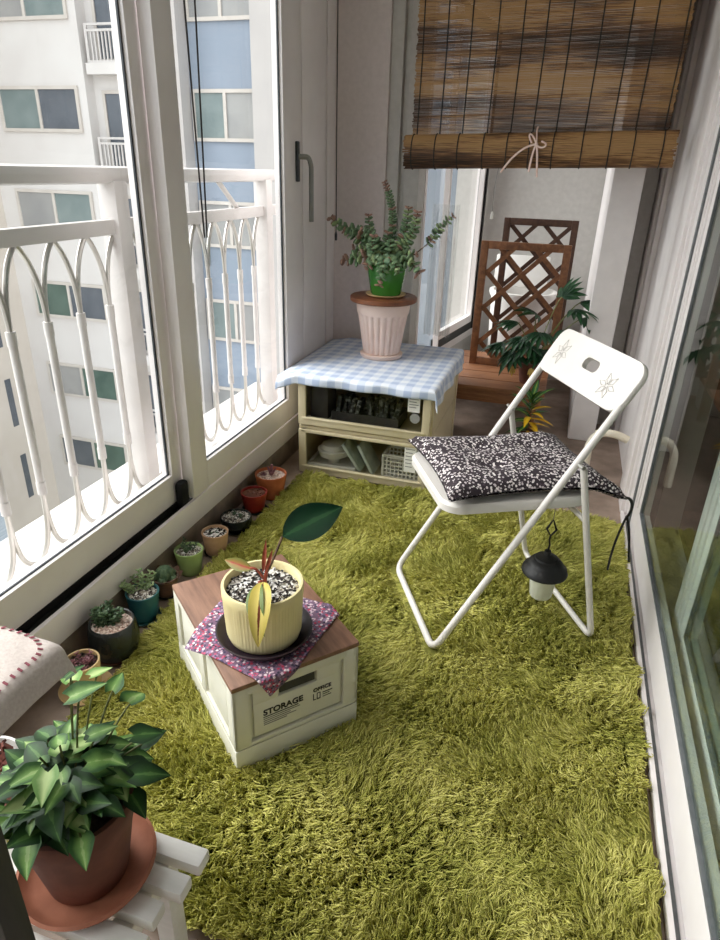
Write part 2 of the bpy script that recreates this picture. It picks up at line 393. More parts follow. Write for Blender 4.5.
    def grid(s, fn, nu, nv, uvfn=None):
        vs = []; uvs = []
        for j in range(nv+1):
            for i in range(nu+1):
                vs.append(V(fn(i/nu, j/nv))); uvs.append(uvfn(i/nu, j/nv) if uvfn else (i/nu, j/nv))
        fs = [(j*(nu+1)+i, j*(nu+1)+i+1, (j+1)*(nu+1)+i+1, (j+1)*(nu+1)+i) for j in range(nv) for i in range(nu)]
        return s.add(vs, fs, uvs)
    def build(s, name, mats, parent=None, local=False, smooth=True, sharp=40, mod=None):
        me = bpy.data.meshes.new(name)
        vs = s.v
        if parent is not None and not local:
            inv = WM[parent.name].inverted(); vs = [inv @ V(p) for p in vs]
        me.from_pydata([tuple(p) for p in vs], [], s.f)
        mats = mats if isinstance(mats, (list, tuple)) else [mats]
        for m in mats: me.materials.append(M[m] if isinstance(m, str) else m)
        if len(mats) > 1: me.polygons.foreach_set('material_index', s.mi)
        if s.has_uv:
            arr = np.zeros((len(vs), 2), np.float32)
            for i, u in s.uv: arr[i] = u
            li = np.zeros(len(me.loops), np.int32); me.loops.foreach_get('vertex_index', li)
            ul = me.uv_layers.new(name='UVMap'); ul.data.foreach_set('uv', arr[li].ravel())
        me.update()
        if smooth:
            me.polygons.foreach_set('use_smooth', [True]*len(me.polygons)); me.set_sharp_from_angle(angle=math.radians(sharp))
        o = bpy.data.objects.new(name, me); COL.objects.link(o)
        if parent is not None: o.parent = parent
        WM[o.name] = WM[parent.name] if parent is not None else Matrix.Identity(4)
        if mod: mod(o)
        return o

WM = {}
def tag(o, label, cat, group=None, kind=None):
    o['label'] = label; o['category'] = cat
    if group: o['group'] = group
    if kind: o['kind'] = kind
    return o
def thing(name, label, cat, loc=(0, 0, 0), rotz=0, group=None):
    o = bpy.data.objects.new(name, None); COL.objects.link(o)
    o.location = loc; o.rotation_euler = (0, 0, rotz); o.empty_display_size = .05
    WM[o.name] = Matrix.Translation(V(loc)) @ Matrix.Rotation(rotz, 4, 'Z')
    return tag(o, label, cat, group)
def struct(name, mb, m, parent=None, smooth=True):
    o = mb.build(name, m, parent, smooth=smooth)
    if parent is None: o['kind'] = 'structure'
    return o
def arc(c, r, a0, a1, n, u, v):
    c, u, v = V(c), V(u), V(v)
    return [c + (u*math.cos(lerp(a0, a1, i/n)) + v*math.sin(lerp(a0, a1, i/n)))*r for i in range(n+1)]
def bez(p0, p1, p2, p3, n=10):
    p0, p1, p2, p3 = V(p0), V(p1), V(p2), V(p3)
    return [p0*(1-t)**3 + p1*3*t*(1-t)**2 + p2*3*t*t*(1-t) + p3*t**3 for t in [i/n for i in range(n+1)]]
def fillet(pts, r, n=6):
    pts = [V(p) for p in pts]; out = [pts[0]]
    for i in range(1, len(pts)-1):
        a, b, c = pts[i-1], pts[i], pts[i+1]
        d1 = (a-b).normalized(); d2 = (c-b).normalized()
        p, q = b+d1*r, b+d2*r
        for k in range(n+1):
            t = k/n; out.append(p*(1-t)**2 + b*2*t*(1-t) + q*t*t)
    out.append(pts[-1]); return out
def rnd(a, b): return random.uniform(a, b)
def sphdir(az, el): return V((math.cos(az)*math.cos(el), math.sin(az)*math.cos(el), math.sin(el)))

# ================================================================== CAMERA
H = 1.33
yaw, pitch, roll, F = .29257, .43577, -.03054, 644.2
f = V((-math.sin(yaw)*math.cos(pitch), math.cos(yaw)*math.cos(pitch), -math.sin(pitch)))
r0 = V((math.cos(yaw), math.sin(yaw), 0)); d0 = f.cross(r0)
rx = r0*math.cos(roll) + d0*math.sin(roll); dn = -r0*math.sin(roll) + d0*math.cos(roll)
cam_d = bpy.data.cameras.new('camera'); cam = bpy.data.objects.new('camera', cam_d); COL.objects.link(cam)
mw = Matrix((rx, -dn, -f)).transposed().to_4x4(); mw.translation = V((0, 0, H))
cam.matrix_world = mw
cam_d.sensor_fit = 'VERTICAL'; cam_d.sensor_height = 24; cam_d.lens = 24*F/940
cam_d.clip_start = .02; cam_d.clip_end = 300
sc.camera = cam

# ================================================================== ROOM SHELL
NEAR, FARW = -1.7, 4.7
struct('floor', MB().box((-1.35, NEAR, -.1), (.46, 4.9, 0)), 'floor')
struct('ceiling', MB().box((-1.35, NEAR, 2.35), (.6, 4.9, 2.45)), 'ceiling')
struct('wall_near', MB().box((-1.35, NEAR-.1, 0), (.6, NEAR, 2.35)), 'wall')
struct('baseboard_left', MB().box((-1.33, NEAR, 0), (-1.2, 3.42, .1), .006), 'curb')
# outer frame of the sliding window wall
b = MB()
b.box((-1.215, NEAR, .1), (-1.2, 2.95, .195), .003)            # inner lip
b.box((-1.33, NEAR, .1), (-1.215, 2.95, .165))                 # track bed
b.box((-1.33, NEAR, .165), (-1.30, 2.95, .2), .002)
b.box((-1.33, NEAR, 2.2), (-1.2, 3.4, 2.35), .004)             # head
b.box((-1.285, 2.955, .1), (-1.2, 3.255, 2.2), .004)
b.box((-1.285, 3.285, .1), (-1.205, 3.4, 2.2), .004)
b.box((-1.31, 2.93, .1), (-1.25, 3.42, 2.2))
struct('trim_1', b, 'white_frame')
struct('trim_2', MB().box((-1.25, NEAR, .166), (-1.2155, 1.9, .178)).box((-1.298, NEAR, .166), (-1.25, 1.9, .2)), 'rubber')      # black channel
def sash(name, x0, x1, y0, y1, sa, sb, zb=.312, z0=.201):
    """one sliding sash: stile widths sa (near) / sb (far)"""
    b = MB()
    b.box((x0, y0, z0), (x1, y0+sa, 2.2), .004); b.box((x0, y1-sb, z0), (x1, y1, 2.2), .004)
    b.box((x0, y0+sa, z0), (x1, y1-sb, zb), .004); b.box((x0, y0+sa, 2.12), (x1, y1-sb, 2.2), .004)
    o = struct(name, b, 'white_frame')
    xm = (x0+x1)/2
    MB().box((xm-.003, y0+sa-.005, zb-.005), (xm+.003, y1-sb+.005, 2.125)).build('glass', 'glass', o)
    g = MB(); t = .0035
    for xa, xb in ((xm+.003, xm+.009),):
        g.box((xa, y0+sa, zb), (xb, y0+sa+t, 2.12)); g.box((xa, y1-sb-t*2, zb), (xb, y1-sb, 2.12)); g.box((xa, y0+sa, zb), (xb, y1-sb, zb+t))
    g.build('seal', 'seal', o)
    return o
w1 = sash('window_1', -1.295, -1.25, -.2, 1.872, .08, .065)
w2 = sash('window_2', -1.246, -1.2, 1.86, 2.95, .105, .2)
w3 = sash('window_3', -1.246, -1.2, NEAR, -.05, .08, .105)
# black stopper beside the stile, lever handle on the far stile
MB().box((-1.245, 1.80, .19), (-1.212, 1.85, .285), .015).build('stopper', 'rubber', w2)
b = MB().box((-1.2, 2.868, 1.275), (-1.188, 2.897, 1.435), .005)
hp = b.build('handle_plate', 'seal', w2)
b = MB().tube(fillet([(-1.19, 2.885, 1.375), (-1.15, 2.9, 1.375), (-1.148, 2.925, 1.34), (-1.15, 2.93, 1.11)], .015), [.012]*0 or .011, 8)
b.build('handle', 'handle_grey', w2)
# back wall (left piece), jamb of the opening, lintel
b = MB(); b.box((-1.35, 3.4, 0), (-.94, 3.55, 2.35)); struct('wall_back', b, 'wall')
b = MB(); b.box((-.94, 3.42, 0), (-.88, 3.56, 2.12), .004); b.box((-.88, 3.45, 0), (-.85, 3.6, 2.12), .004); b.box((-.85, 3.43, 0), (-.775, 3.58, 2.12), .006)
struct('trim_3', b, 'wall_grey')
struct('wall_lintel', MB().box((-.94, 3.42, 2.12), (.4, 3.56, 2.35)), 'wall')
# far room
wl = MB()
A0, A1 = V((-.78, 3.58, 0)), V((-.60, 4.72, 0))
dl = (A1-A0).normalized(); nl = V((dl.y, -dl.x, 0))             # nl points into the room (+x)
def lw(t, off, z): return A0 + dl*t + nl*off + V((0, 0, z))
LW = (A1-A0).length
wl.bar(lw(0, -.05, .14), lw(LW, -.05, .14), .1, .28)
wl.bar(lw(0, -.05, 2.24), lw(LW, -.05, 2.24), .1, .2)
struct('wall_far_left', wl, 'wall_grey')
b = MB()
for z in (.30, 2.12): b.bar(lw(0, -.02, z), lw(LW-.04, -.02, z), .06, .045)
b.bar(lw(.02, -.02, .3), lw(.02, -.02, 2.12), .05, .05); b.bar(lw(LW-.06, -.02, .3), lw(LW-.06, -.02, 2.12), .06, .03)
w4 = struct('window_4', b, 'white_frame')
b = MB()
z0, z1 = .335, 2.1
ta, tb = .34, LW-.09
b.bar(lw(tb-.0, .0, z0), lw(tb, .0, z1), .05, .05); b.bar(lw(ta, 0, z0+.025), lw(tb, 0, z0+.025), .04, .055)
b.bar(lw(ta, 0, z1), lw(tb, 0, z1), .04, .05)
b.build('black_frame', 'black', w4)
b = MB()
b.bar(lw(tb-.05, .006, z0+.05), lw(tb-.05, .006, z1), .03, .045); b.bar(lw(ta, .006, z0+.075), lw(tb-.05, .006, z0+.075), .03, .05)
b.bar(lw(ta+.02, .006, z0), lw(ta+.02, .006, z1), .03, .05)
b.build('inner_sash', 'white_frame', w4)
MB().bar(lw(.03, -.02, 1.2), lw(tb-.02, -.02, 1.2), .006, 1.8, bev=0).build('glass', 'glass', w4)
struct('wall_far', MB().box((-.8, 4.7, 0), (.45, 4.8, 2.35)), 'wall_grey')
b = MB(); b.box((.135, 3.54, 0), (.275, 4.7, 2.35), .012); struct('wall_pillar', b, 'white_paint')
# right wall beyond the glass door with its casings
b = MB()
b.box((.41, 2.70, 0), (.55, 4.7, 2.35))
struct('wall_right', b, 'white_paint')
b = MB()
b.box((.372, 3.78, 0), (.41, 4.02, 2.35), .006); b.box((.385, 3.70, 0), (.41, 3.78, 2.35), .004)
struct('trim_4', b, 'white_frame')
b = MB()
b.box((.39, 2.70, 0), (.41, 3.02, 2.35), .003); b.box((.375, 2.72, 0), (.392, 2.84, 2.35), .004)
struct('trim_5', b, 'white_frame')
struct('wall_recess', MB().box((.275, 3.86, 0), (.365, 3.9, 2.35)).box((.275, 4.25, 0), (.41, 4.3, 2.35)), 'wall_grey')
# door frame and sliding glass doors
b = MB()
b.box((.375, NEAR, 0), (.388, 2.7, .022), .003)                 # outer lip of sill
b.box((.388, NEAR, 0), (.60, 2.7, .008))
b.box((.40, NEAR, 2.2), (.60, 2.7, 2.35)); b.box((.40, 2.625, 0), (.60, 2.7, 2.2), .004)
struct('trim_6', b, 'white_frame')
struct('trim_7', MB().box((.3895, NEAR, .008), (.399, 2.62, .011)).box((.40, 2.60, .01), (.50, 2.626, 2.2)), 'seal_light')
def glass_door(name, x0, x1, y0, y1):
    b = MB()
    b.box((x0, y1-.16, .015), (x1, y1, 2.2), .004); b.box((x0, y0, .015), (x1, y0+.08, 2.2), .004)
    b.box((x0, y0+.08, .015), (x1, y1-.16, .145), .004); b.box((x0, y0+.08, 2.12), (x1, y1-.16, 2.2), .004)
    b.box((x0-.006, y1-.07, .15), (x0, y1-.055, 2.15), .001); b.box((x0-.006, y1-.12, .15), (x0, y1-.10, 2.15), .001)
    o = struct(name, b, 'white_frame'); xm = x0+.012
    MB().box((xm-.003, y0+.075, .14), (xm+.003, y1-.155, 2.125)).build('glass', 'glass_dark', o)
    g = MB(); g.box((x0+.002, y1-.166, .145), (x0+.012, y1-.16, 2.12)); g.box((x0+.002, y0+.08, .145), (x0+.012, y1-.166, .153)); g.build('seal', 'seal_light', o)
    return o
glass_door('door_1', .406, .446, -.3, 2.60)
glass_door('door_2', .47, .51, NEAR, 1.85)
# interior beyond the doors
struct('floor_room', MB().box((.6, NEAR-.2, -.1), (3.4, 2.9, 0)), 'room_floor')
b = MB(); b.box((3.4, NEAR-.2, 0), (3.5, 2.9, 2.35)); b.box((.6, 2.85, 0), (3.5, 2.95, 2.35)); b.box((.6, NEAR-.3, 0), (3.5, NEAR-.2, 2.35)); b.box((.6, NEAR-.3, 2.35), (3.5, 2.95, 2.45))
struct('wall_room', b, 'room_wall')

# ================================================================== BALCONY RAILING (outside)
RX = -1.5
rail = thing('balcony_railing', 'white steel balcony railing with pointed arches outside the window', 'railing', (RX, 1.5, .1))
MB().box((-1.75, NEAR, .02), (-1.33, 3.5, .12), .01).build('sill', 'rail_white', rail)
b = MB(); b.obox((RX, .95, 1.292), (.062, 5.1, .054), None, .024); b.build('handrail', 'rail_white', rail)
b = MB(); b.obox((RX, .95, 1.132), (.035, 5.1, .048), None, .004); b.build('mid_rail', 'rail_white', rail)
for py in (-.95, .52, 2.0, 3.17):
    MB().box((RX-.035, py-.035, .12), (RX+.035, py+.035, 1.275), .006).build('post', 'rail_white', rail)
MB().tube([(RX, 2.72, 1.27), (RX, 2.9, 1.145)], .011, 8).build('brace', 'rail_white', rail)
sp = .149
def bars(ys, ends):
    for i, y in enumerate(ys):
        b = MB(); b.tube([(RX, y, .37), (RX, y, .865)], .0125, 10); br = b.build('bar', 'rail_white', rail)
        for sgn in (-1, 1):
            s_ = MB()
            # pointed arch half above, U half below
            top = [(RX, y, .86)] + bez((RX, y, .87), (RX, y, 1.0), (RX, y+sgn*sp*.22, 1.075), (RX, y+sgn*sp*.5, 1.112), 12)
            s_.tube(top, .0085, 8)
            bot = [(RX, y, .385)] + bez((RX, y, .37), (RX, y, .22), (RX, y+sgn*sp*.12, .155), (RX, y+sgn*sp*.5, .142), 10)
            s_.build('arch', 'chrome', br); s_ = MB()
            s_.tube(bot, .0085, 8); s_.build('loop', 'chrome', br)
        for zc in (.838, .36):
            c = MB(); c.tube([(RX, y, zc), (RX, y, zc+.043)], .0145, 10); c.build('collar', 'rail_white', br)
bars([1.906-sp*k for k in range(9)], 1)
bars([2.14+sp*k for k in range(7)], 1)

# ================================================================== APARTMENT BUILDING ACROSS
FY = 18.0
apt = thing('apartment_building', 'white high-rise apartment block with sliding windows seen through the window', 'building', (-12, FY, -24))
b = MB(); ft = 3.3
b.box((-19, FY+.01, -26), (-14.0, FY+3, 14)); b.build('wall', 'facade', apt)
b = MB(); b.box((-14.0, FY+.4, -26), (-11.1, FY+3, 14))
for k in range(-8, 4): b.box((-13.9, FY+.02, .78+2.8*k), (-11.3, FY+.5, 1.06+2.8*k))
b.build('bay_wall', 'facade', apt)
for xa, xb in ((-11.3, -10.6), (-8.5, -7.6)): MB().box((xa, FY-.5, -26), (xb, FY+3, 14)).build('pillar', 'facade_pillar', apt)
b = MB(); b.box((-7.6, FY+.1, -26), (-1, FY+3, 14)); b.build('grey_wall', 'facade_grey', apt)
b = MB(); b.box((-10.6, FY, -26), (-8.5, FY+3, 14)); b.build('blue_panel', 'facade_blue', apt)
b = MB(); b.box((-22, FY-4.5, -26), (-17.75, FY+3, 14)); b.build('side_wing', 'facade_cream', apt)
combos = [('win_grey', 'win_teal'), ('win_teal', 'win_dark'), ('win_grey', 'win_teal'), ('win_green', 'win_dark'), ('win_grey', 'win_green'), ('win_dark', 'win_green'), ('win_dark', 'win_dark'), ('win_green', 'win_dark')]
def apt_window(x0, x1, z0, z1, y, c, fr='facade_frame', t=.09):
    b = MB(); yy = y-.06
    b.box((x0+t, yy, z0), (x1-t, y+.02, z0+t)); b.box((x0+t, yy, z1-t), (x1-t, y+.02, z1)); b.box((x0, yy, z0), (x0+t, y+.02, z1)); b.box((x1-t, yy, z0), (x1, y+.02, z1))
    xm = (x0+x1)/2; b.box((xm-t/2, yy, z0+t), (xm+t/2, y+.02, z1-t))
    w = b.build('window', fr, apt, smooth=False)
    p = MB(); p.box((x0+t, y-.02, z0+t), (xm-t/2, y+.01, z1-t)); p.cur = 1; p.box((xm+t/2, y-.02, z0+t), (x1-t, y+.01, z1-t))
    p.build('pane', list(c), w, smooth=False)
for k in range(-7, 2):
    apt_window(-17.12, -14.25, 2.1+2.8*k, 3.3+2.8*k, FY, combos[(1-k) % 8] if k != 0 else ('win_teal', 'win_dark'))
    apt_window(-10.55, -8.55, 1.93+2.8*k, 3.2+2.8*k, FY, ('win_grey', 'win_grey') if k % 2 else ('win_teal', 'win_grey'))
    apt_window(-13.72, -11.9, 1.1+2.8*k, 3.22+2.8*k, FY+.4, ('win_dark', 'win_grey'))
    g = MB(); zt = 2.0+2.8*k; xa, xb = -13.75, -11.4
    g.box((xa, FY+.04, zt-.06), (xb, FY+.1, zt)); g.box((xa, FY+.04, zt-.95), (xb, FY+.1, zt-.88))
    g.box((xa-.08, FY+.04, zt-.95), (xa, FY+.1, zt)); g.box((xa, FY+.04, zt-.2), (xb, FY+.1, zt-.14))
    n = 20
    for i in range(1, n): g.box((lerp(xa, xb, i/n)-.02, FY+.05, zt-.9), (lerp(xa, xb, i/n)+.02, FY+.09, zt-.15))
    g.build('balcony_rail', 'rail_white', apt, smooth=False)
    s_ = MB(); s_.box((-17.78, FY-1.4, 1.2+2.8*k), (-17.74, FY-1.15, 2.9+2.8*k)); s_.box((-17.78, FY-2.9, 1.2+2.8*k), (-17.74, FY-2.6, 2.9+2.8*k))
    s_.build('slot_window', 'win_dark', apt, smooth=False)
bl = thing('low_building', 'grey corrugated low building at the foot of the white apartment block', 'building', (-17, 12, -24))
b = MB(); b.box((-24, 9, -26), (-15.2, 13.2, -5.2)); b.build('wall', 'siding', bl)
b = MB(); b.box((-24.1, 8.9, -5.2), (-15.1, 13.3, -5.0)); b.build('roof', 'facade', bl)
struct('ground_street', MB().box((-90, -60, -26.2), (30, 90, -26)), 'street')

# ================================================================== RUG
RX0, RX1, RY0, RY1 = -1.055, .366, .63, 2.585
rug = thing('shag_rug', 'yellow-green shaggy rug covering most of the balcony floor', 'rug', ((RX0+RX1)/2, (RY0+RY1)/2, 0))
def rug_inside(x, y):
    return True
b = MB(); b.box((RX0, RY0, .001), (RX1, RY1, .012), .004); b.build('backing', 'rug_back', rug)
def make_rug_pile():
    s = .0138
    nx, ny = int((RX1-RX0)/s), int((RY1-RY0)/s)
    gx, gy = np.meshgrid(np.arange(nx), np.arange(ny))
    cx = RX0 + (gx.ravel()+RNG.random(nx*ny))*s; cy = RY0 + (gy.ravel()+RNG.random(nx*ny))*s
    def sm(x, y, seed, fr):
        r = np.random.default_rng(seed); o = np.zeros_like(x)
        for _ in range(7):
            a = r.random()*2*PI; k = fr*(.5+r.random()*1.2); o += np.sin((x*np.cos(a)+y*np.sin(a))*k+r.random()*6.28)
        return o/2.6
    th = sm(cx, cy, 3, 9)*1.5 + sm(cx, cy, 5, 30)*.9 - 1.2
    lean = np.clip(.62 + .28*sm(cx, cy, 8, 14), .25, .95)
    K = 13; n = len(cx)
    cid = np.repeat(np.arange(n), K)
    N = n*K
    thc = th + RNG.normal(0, .45, n)
    Lc = RNG.uniform(.036, .056, n)
    root = np.stack([cx[cid]+RNG.normal(0, .0068, N), cy[cid]+RNG.normal(0, .0068, N), np.full(N, .011)], 1)
    thj = thc[cid] + RNG.normal(0, .28, N); ln = np.clip(lean[cid] + RNG.normal(0, .14, N), .1, 1.0)
    L = Lc[cid]*RNG.uniform(.8, 1.15, N)
    dirx, diry = np.cos(thj), np.sin(thj)
    tipc = np.stack([cx + np.cos(thc)*lean*Lc*.8, cy + np.sin(thc)*lean*Lc*.8], 1)
    T = np.linspace(0, 1, 5); P = np.zeros((N, 5, 3))
    wob = RNG.normal(0, .004, (N, 2)); ph = RNG.random(N)*6.28
    for i, t in enumerate(T):
        hx = root[:, 0] + dirx*ln*L*t**1.45; hy = root[:, 1] + diry*ln*L*t**1.45
        k = .72*t**1.4
        hx = hx*(1-k) + tipc[cid, 0]*k; hy = hy*(1-k) + tipc[cid, 1]*k
        hx += wob[:, 0]*np.sin(t*5+ph); hy += wob[:, 1]*np.sin(t*5+ph)
        P[:, i, 0] = hx; P[:, i, 1] = hy
        P[:, i, 2] = root[:, 2] + L*np.sqrt(np.clip(1-ln**2*.72, .12, 1))*(t - .34*t*t*(.4+ln))
    P[:, :, 0] = np.clip(P[:, :, 0], RX0-.03, .386)
    # strands under the crate are pressed away
    ca, sa = math.cos(.845), math.sin(.845)
    dx, dy = root[:, 0]+.571, root[:, 1]-.959
    uu, vv = dx*ca+dy*sa, -dx*sa+dy*ca
    keep = ~((uu > .012) & (uu < .318) & (vv > .012) & (vv < .442))
    # tubes of the chair lie on the pile and press it down
    c2, s2 = math.cos(.495), math.sin(.495)
    def seg(lx0, ly0, lx1, ly1, rad):
        a = np.array([-.22+lx0*c2-ly0*s2, 1.536+lx0*s2+ly0*c2]); e = np.array([-.22+lx1*c2-ly1*s2, 1.536+lx1*s2+ly1*c2]) - a
        for q in (0, 2, 4):
            p2 = P[:, q, :2]
            t = np.clip(((p2-a) @ e)/(e @ e), 0, 1); dd = np.linalg.norm(p2-a-t[:, None]*e, axis=1)
            mk = dd < rad
            P[mk, :, 2] = .011 + (P[mk, :, 2]-.011)*(.22+.5*np.clip(dd[mk]/rad, 0, 1)[:, None]**2)
    for q_ in ((0, 0, 0, .45), (.512, -.0225, .512, .4725), (0, 0, .03, 0), (0, .45, .03, .45)): seg(*q_, .032)
    P = P[keep]; N = len(P)
    P -= np.array([(RX0+RX1)/2, (RY0+RY1)/2, 0])
    cu = bpy.data.hair_curves.new('pile'); cu.add_curves([5]*N)
    cu.attributes['position'].data.foreach_set('vector', P.astype(np.float32).ravel())
    ra = cu.attributes.get('radius') or cu.attributes.new('radius', 'FLOAT', 'POINT')
    rr = np.tile(np.array([.0012, .00125, .0012, .001, .0004], np.float32), N)
    ra.data.foreach_set('value', rr)
    cu.materials.append(M['pile'])
    o = bpy.data.objects.new('pile', cu); COL.objects.link(o); o.parent = rug; o['kind'] = 'stuff'
make_rug_pile()

# ================================================================== FOLDING CHAIR
CA = .495
chair = thing('folding_chair', 'white metal folding chair standing on the green rug', 'chair', (-.22, 1.536, .009), CA)
W = .45; TR = .0108
# local frame: x = towards the chair's back, y = towards its left side; origin front right foot
top = (.525, .874)
def fp(t): return V((.0 + top[0]*t, 0, .012 + (top[1]-.012)*t))
pr = fp(.955)
pts = fillet([pr, V((0.004, 0, TR+.004)), V((0.004, W, TR+.004)), pr + V((0, W, 0))], .045, 8)
MB().tube(pts, TR, 12).build('front_frame', 'chair_white', chair, local=True)
lt = V((.375, 0, .606)); lb = V((.512, 0, TR+.004))
ins = -.0225
pts = fillet([lt+V((0, ins, 0)), lb+V((0, ins, 0)), lb+V((0, W-ins, 0)), lt+V((0, W-ins, 0))], .04, 8)
MB().tube(pts, TR*.92, 12).build('rear_frame', 'chair_white', chair, local=True)
b = MB()
for y in (0.0, W):
    sg = 1 if y == 0 else -1
    b.tube([(.368, y-sg*.034, .612), (.368, y+sg*.014, .612)], .006, 8)
b.build('pivot_bolt', 'chrome', chair, local=True)
b = MB(); b.tube([(.4185, ins, .435), (.4185, W-ins, .435)], .008, 8); b.build('crossbar', 'chair_white', chair, local=True)
# seat pan with rounded corners and rolled lip
def rrect(w, h, r, n=8):
    o = []
    for cx, cy, a in ((w/2-r, h/2-r, 0), (-w/2+r, h/2-r, PI/2), (-w/2+r, -h/2+r, PI), (w/2-r, -h/2+r, 3*PI/2)):
        for i in range(n+1): t = a+PI/2*i/n; o.append((cx+r*math.cos(t), cy+r*math.sin(t)))
    return o
def seat_pan():
    b = MB(); rows = []
    for sc_, z in ((.94, .455), (1.0, .462), (1.0, .482), (.97, .49), (.9, .49)):
        rows.append([V((.235+x*sc_ if True else 0, W/2+y*sc_, z + .0)) for x, y in rrect(.45, .40, .06)])
    n = len(rows[0]); vs = [p for r_ in rows for p in r_]; fs = []
    for i in range(len(rows)-1):
        for k in range(n): fs.append((i*n+k, i*n+(k+1) % n, (i+1)*n+(k+1) % n, (i+1)*n+k))
    fs.append(tuple(range(n-1, -1, -1))); fs.append(tuple((len(rows)-1)*n+k for k in range(n)))
    return b.add(vs, fs)
seat_pan().build('seat', 'chair_white', chair, local=True)
# backrest plate with an oval hand hole
def plate():
    ax = (fp(1)-fp(0)).normalized(); sd = V((0, 1, 0)); nrm = sd.cross(ax)
    c = fp(.928) + V((0, W/2, 0)) - nrm*0.0
    w, h = W+.026, .152
    N = 160; out = []; inn = []
    o = rrect(w, h, .045, 15); hh = rrect(.078, .036, .017, 15); HO = V((-.03, .008))
    def resample(poly):
        res = []
        for i in range(N):
            a = 2*PI*i/N; d = V((math.cos(a), math.sin(a)))
            best = None
            for k in range(len(poly)):
                p, q = V(poly[k]), V(poly[(k+1) % len(poly)])
                e = q-p; den = d.x*e.y-d.y*e.x
                if abs(den) < 1e-12: continue
                t = (p.x*e.y-p.y*e.x)/den; s2 = (p.x*d.y-p.y*d.x)/den
                if t > 0 and -1e-6 <= s2 <= 1+1e-6: best = t if best is None else max(best, t)
            res.append(d*best)
        return res
    # keep corners crisp: sample outer by angle, add corner fidelity with N large
    o, hh = resample(o), [q+HO for q in resample(hh)]
    def P(q, th):
        curve = -.014*(1-(2*q.x/w)**2)
        return c + sd*q.x + ax*q.y + nrm*(th+curve)
    rings = []
    mid = [hh[i].lerp(o[i], .5) for i in range(N)]
    th = .0085
    seq = [(hh, -th), (mid, -th), ([p*.985 for p in o], -th), (o, -th*.4), (o, th*.4), ([p*.985 for p in o], th), (mid, th), (hh, th)]
    vs = [P(q, t) for ring, t in seq for q in ring]; fs = []
    m = len(seq)
    for i in range(m):
        j = (i+1) % m
        for k in range(N): fs.append((i*N+k, i*N+(k+1) % N, j*N+(k+1) % N, j*N+k))
    b = MB().add(vs, fs); pl = b.build('backrest', 'chair_white', chair, local=True, sharp=50)
    # two line-drawn flowers on the front face
    for fx, fy, rot, R in ((.145, .002, .3, .042), (-.145, -.02, .1, .038)):
        g = MB()
        for k in range(6):
            a = rot + k*PI/3; tip = V((fx+R*math.cos(a), fy+R*math.sin(a))); q1 = V((fx+R*.55*math.cos(a+.38), fy+R*.55*math.sin(a+.38))); q2 = V((fx+R*.55*math.cos(a-.38), fy+R*.55*math.sin(a-.38))); o_ = V((fx+R*.12*math.cos(a), fy+R*.12*math.sin(a)))
            g.tube([P(z, FS*(th+.0016)) for z in (o_, q1, tip, q2, o_)], .0007, 5)
        g.build('flower_print', 'flower_ink', pl, local=True)
FS = -1
plate()

# cushion
cush = thing('seat_cushion', 'black and white floral padded cushion tied on the folding chair seat', 'cushion', (-.22, 1.536, .504), CA)
def cushion():
    b = MB(); n = 30
    x0, x1, y0, y1 = .012, .55, .004, .446
    def edge(u, v):
        # slightly pinched sides, pointed corners
        x = lerp(x0, x1, u); y = lerp(y0, y1, v)
        x += (.5-u)*.05*(4*v*(1-v))*.8; y += (.5-v)*.068*(math.sin(PI*min(1, u*1.02))**.7)
        return x, y
    def hgt(u, v):
        e = min(1, 6*min(u, 1-u, v, 1-v)); e = math.sqrt(max(0, 1-(1-e)**2))
        tuft = 0
        for a in (.33, .67):
            for c in (.33, .67): tuft += math.exp(-((u-a)**2+(v-c)**2)/.006)
        return e, tuft
    droop = lambda x: -max(0, x-.455)*.32
    def topf(u, v):
        x, y = edge(u, v); e, t = hgt(u, v)
        return (x, y,   .026 + .030*e - .016*t + droop(x) + .003*noise.noise(V((u*7, v*7, 0))))
    def botf(u, v):
        x, y = edge(u, v); e, t = hgt(u, v)
        return (x, y, .020 - .016*e + droop(x))
    b.grid(topf, n, n); b.grid(lambda u, v: botf(1-u, v), n, n)
    b.build('pad', 'cushion', cush, local=True)
    t = MB(); R = .004
    t.tube(bez((.54, .0, .0), (.56, -.015, -.0), (.555, -.02, -.04), (.55, -.008, -.06), 8), R, 6)
    t.tube(bez((.54, .0, .0), (.575, .01, -.01), (.575, .0, -.04), (.552, -.008, -.06), 8), R, 6)
    t.tube(bez((.55, -.008, -.058), (.565, -.02, -.1), (.56, -.03, -.14), (.575, -.03, -.2), 8), R*.9, 6)
    t.tube(bez((.55, -.008, -.058), (.545, .0, -.1), (.53, .0, -.16), (.528, -.006, -.24), 8), R*.9, 6)
    t.build('tie', 'black', cush, local=True)
cushion()

# lantern hanging under the seat
LC = V((-.22, 1.536, 0)) + V((math.cos(CA), math.sin(CA), 0))*.37 + V((-math.sin(CA), math.cos(CA), 0))*.075
lan = thing('hanging_lantern', 'small camping lantern with black domed cap and frosted jar under chair', 'lantern', (LC.x, LC.y, .118))
b = MB(); b.lathe([(0, .105), (.05, .103), (.068, .10), (.07, .104), (.066, .118), (.056, .126), (.054, .132), (.046, .142), (.036, .148), (.034, .154), (.02, .162), (.012, .166), (.010, .178), (0, .18)], (0, 0, 0), 32)
b.build('cap', 'black', lan, local=True)
b = MB(); b.lathe([(0, .012), (.03, .012), (.034, .018), (.042, .09), (.044, .103), (.04, .103), (.038, .09), (.03, .022), (0, .02)], (0, 0, 0), 28); b.build('jar', 'frost', lan, local=True)
b = MB(); b.tube([(0, 0, .178), (.002, 0, .20), (-.002, 0, .215), (0, 0, .232)], .0028, 6); b.tube([(0, 0, .23), (.014, 0, .252), (0, 0, .285), (-.014, 0, .252)], .004, 6, closed=True)
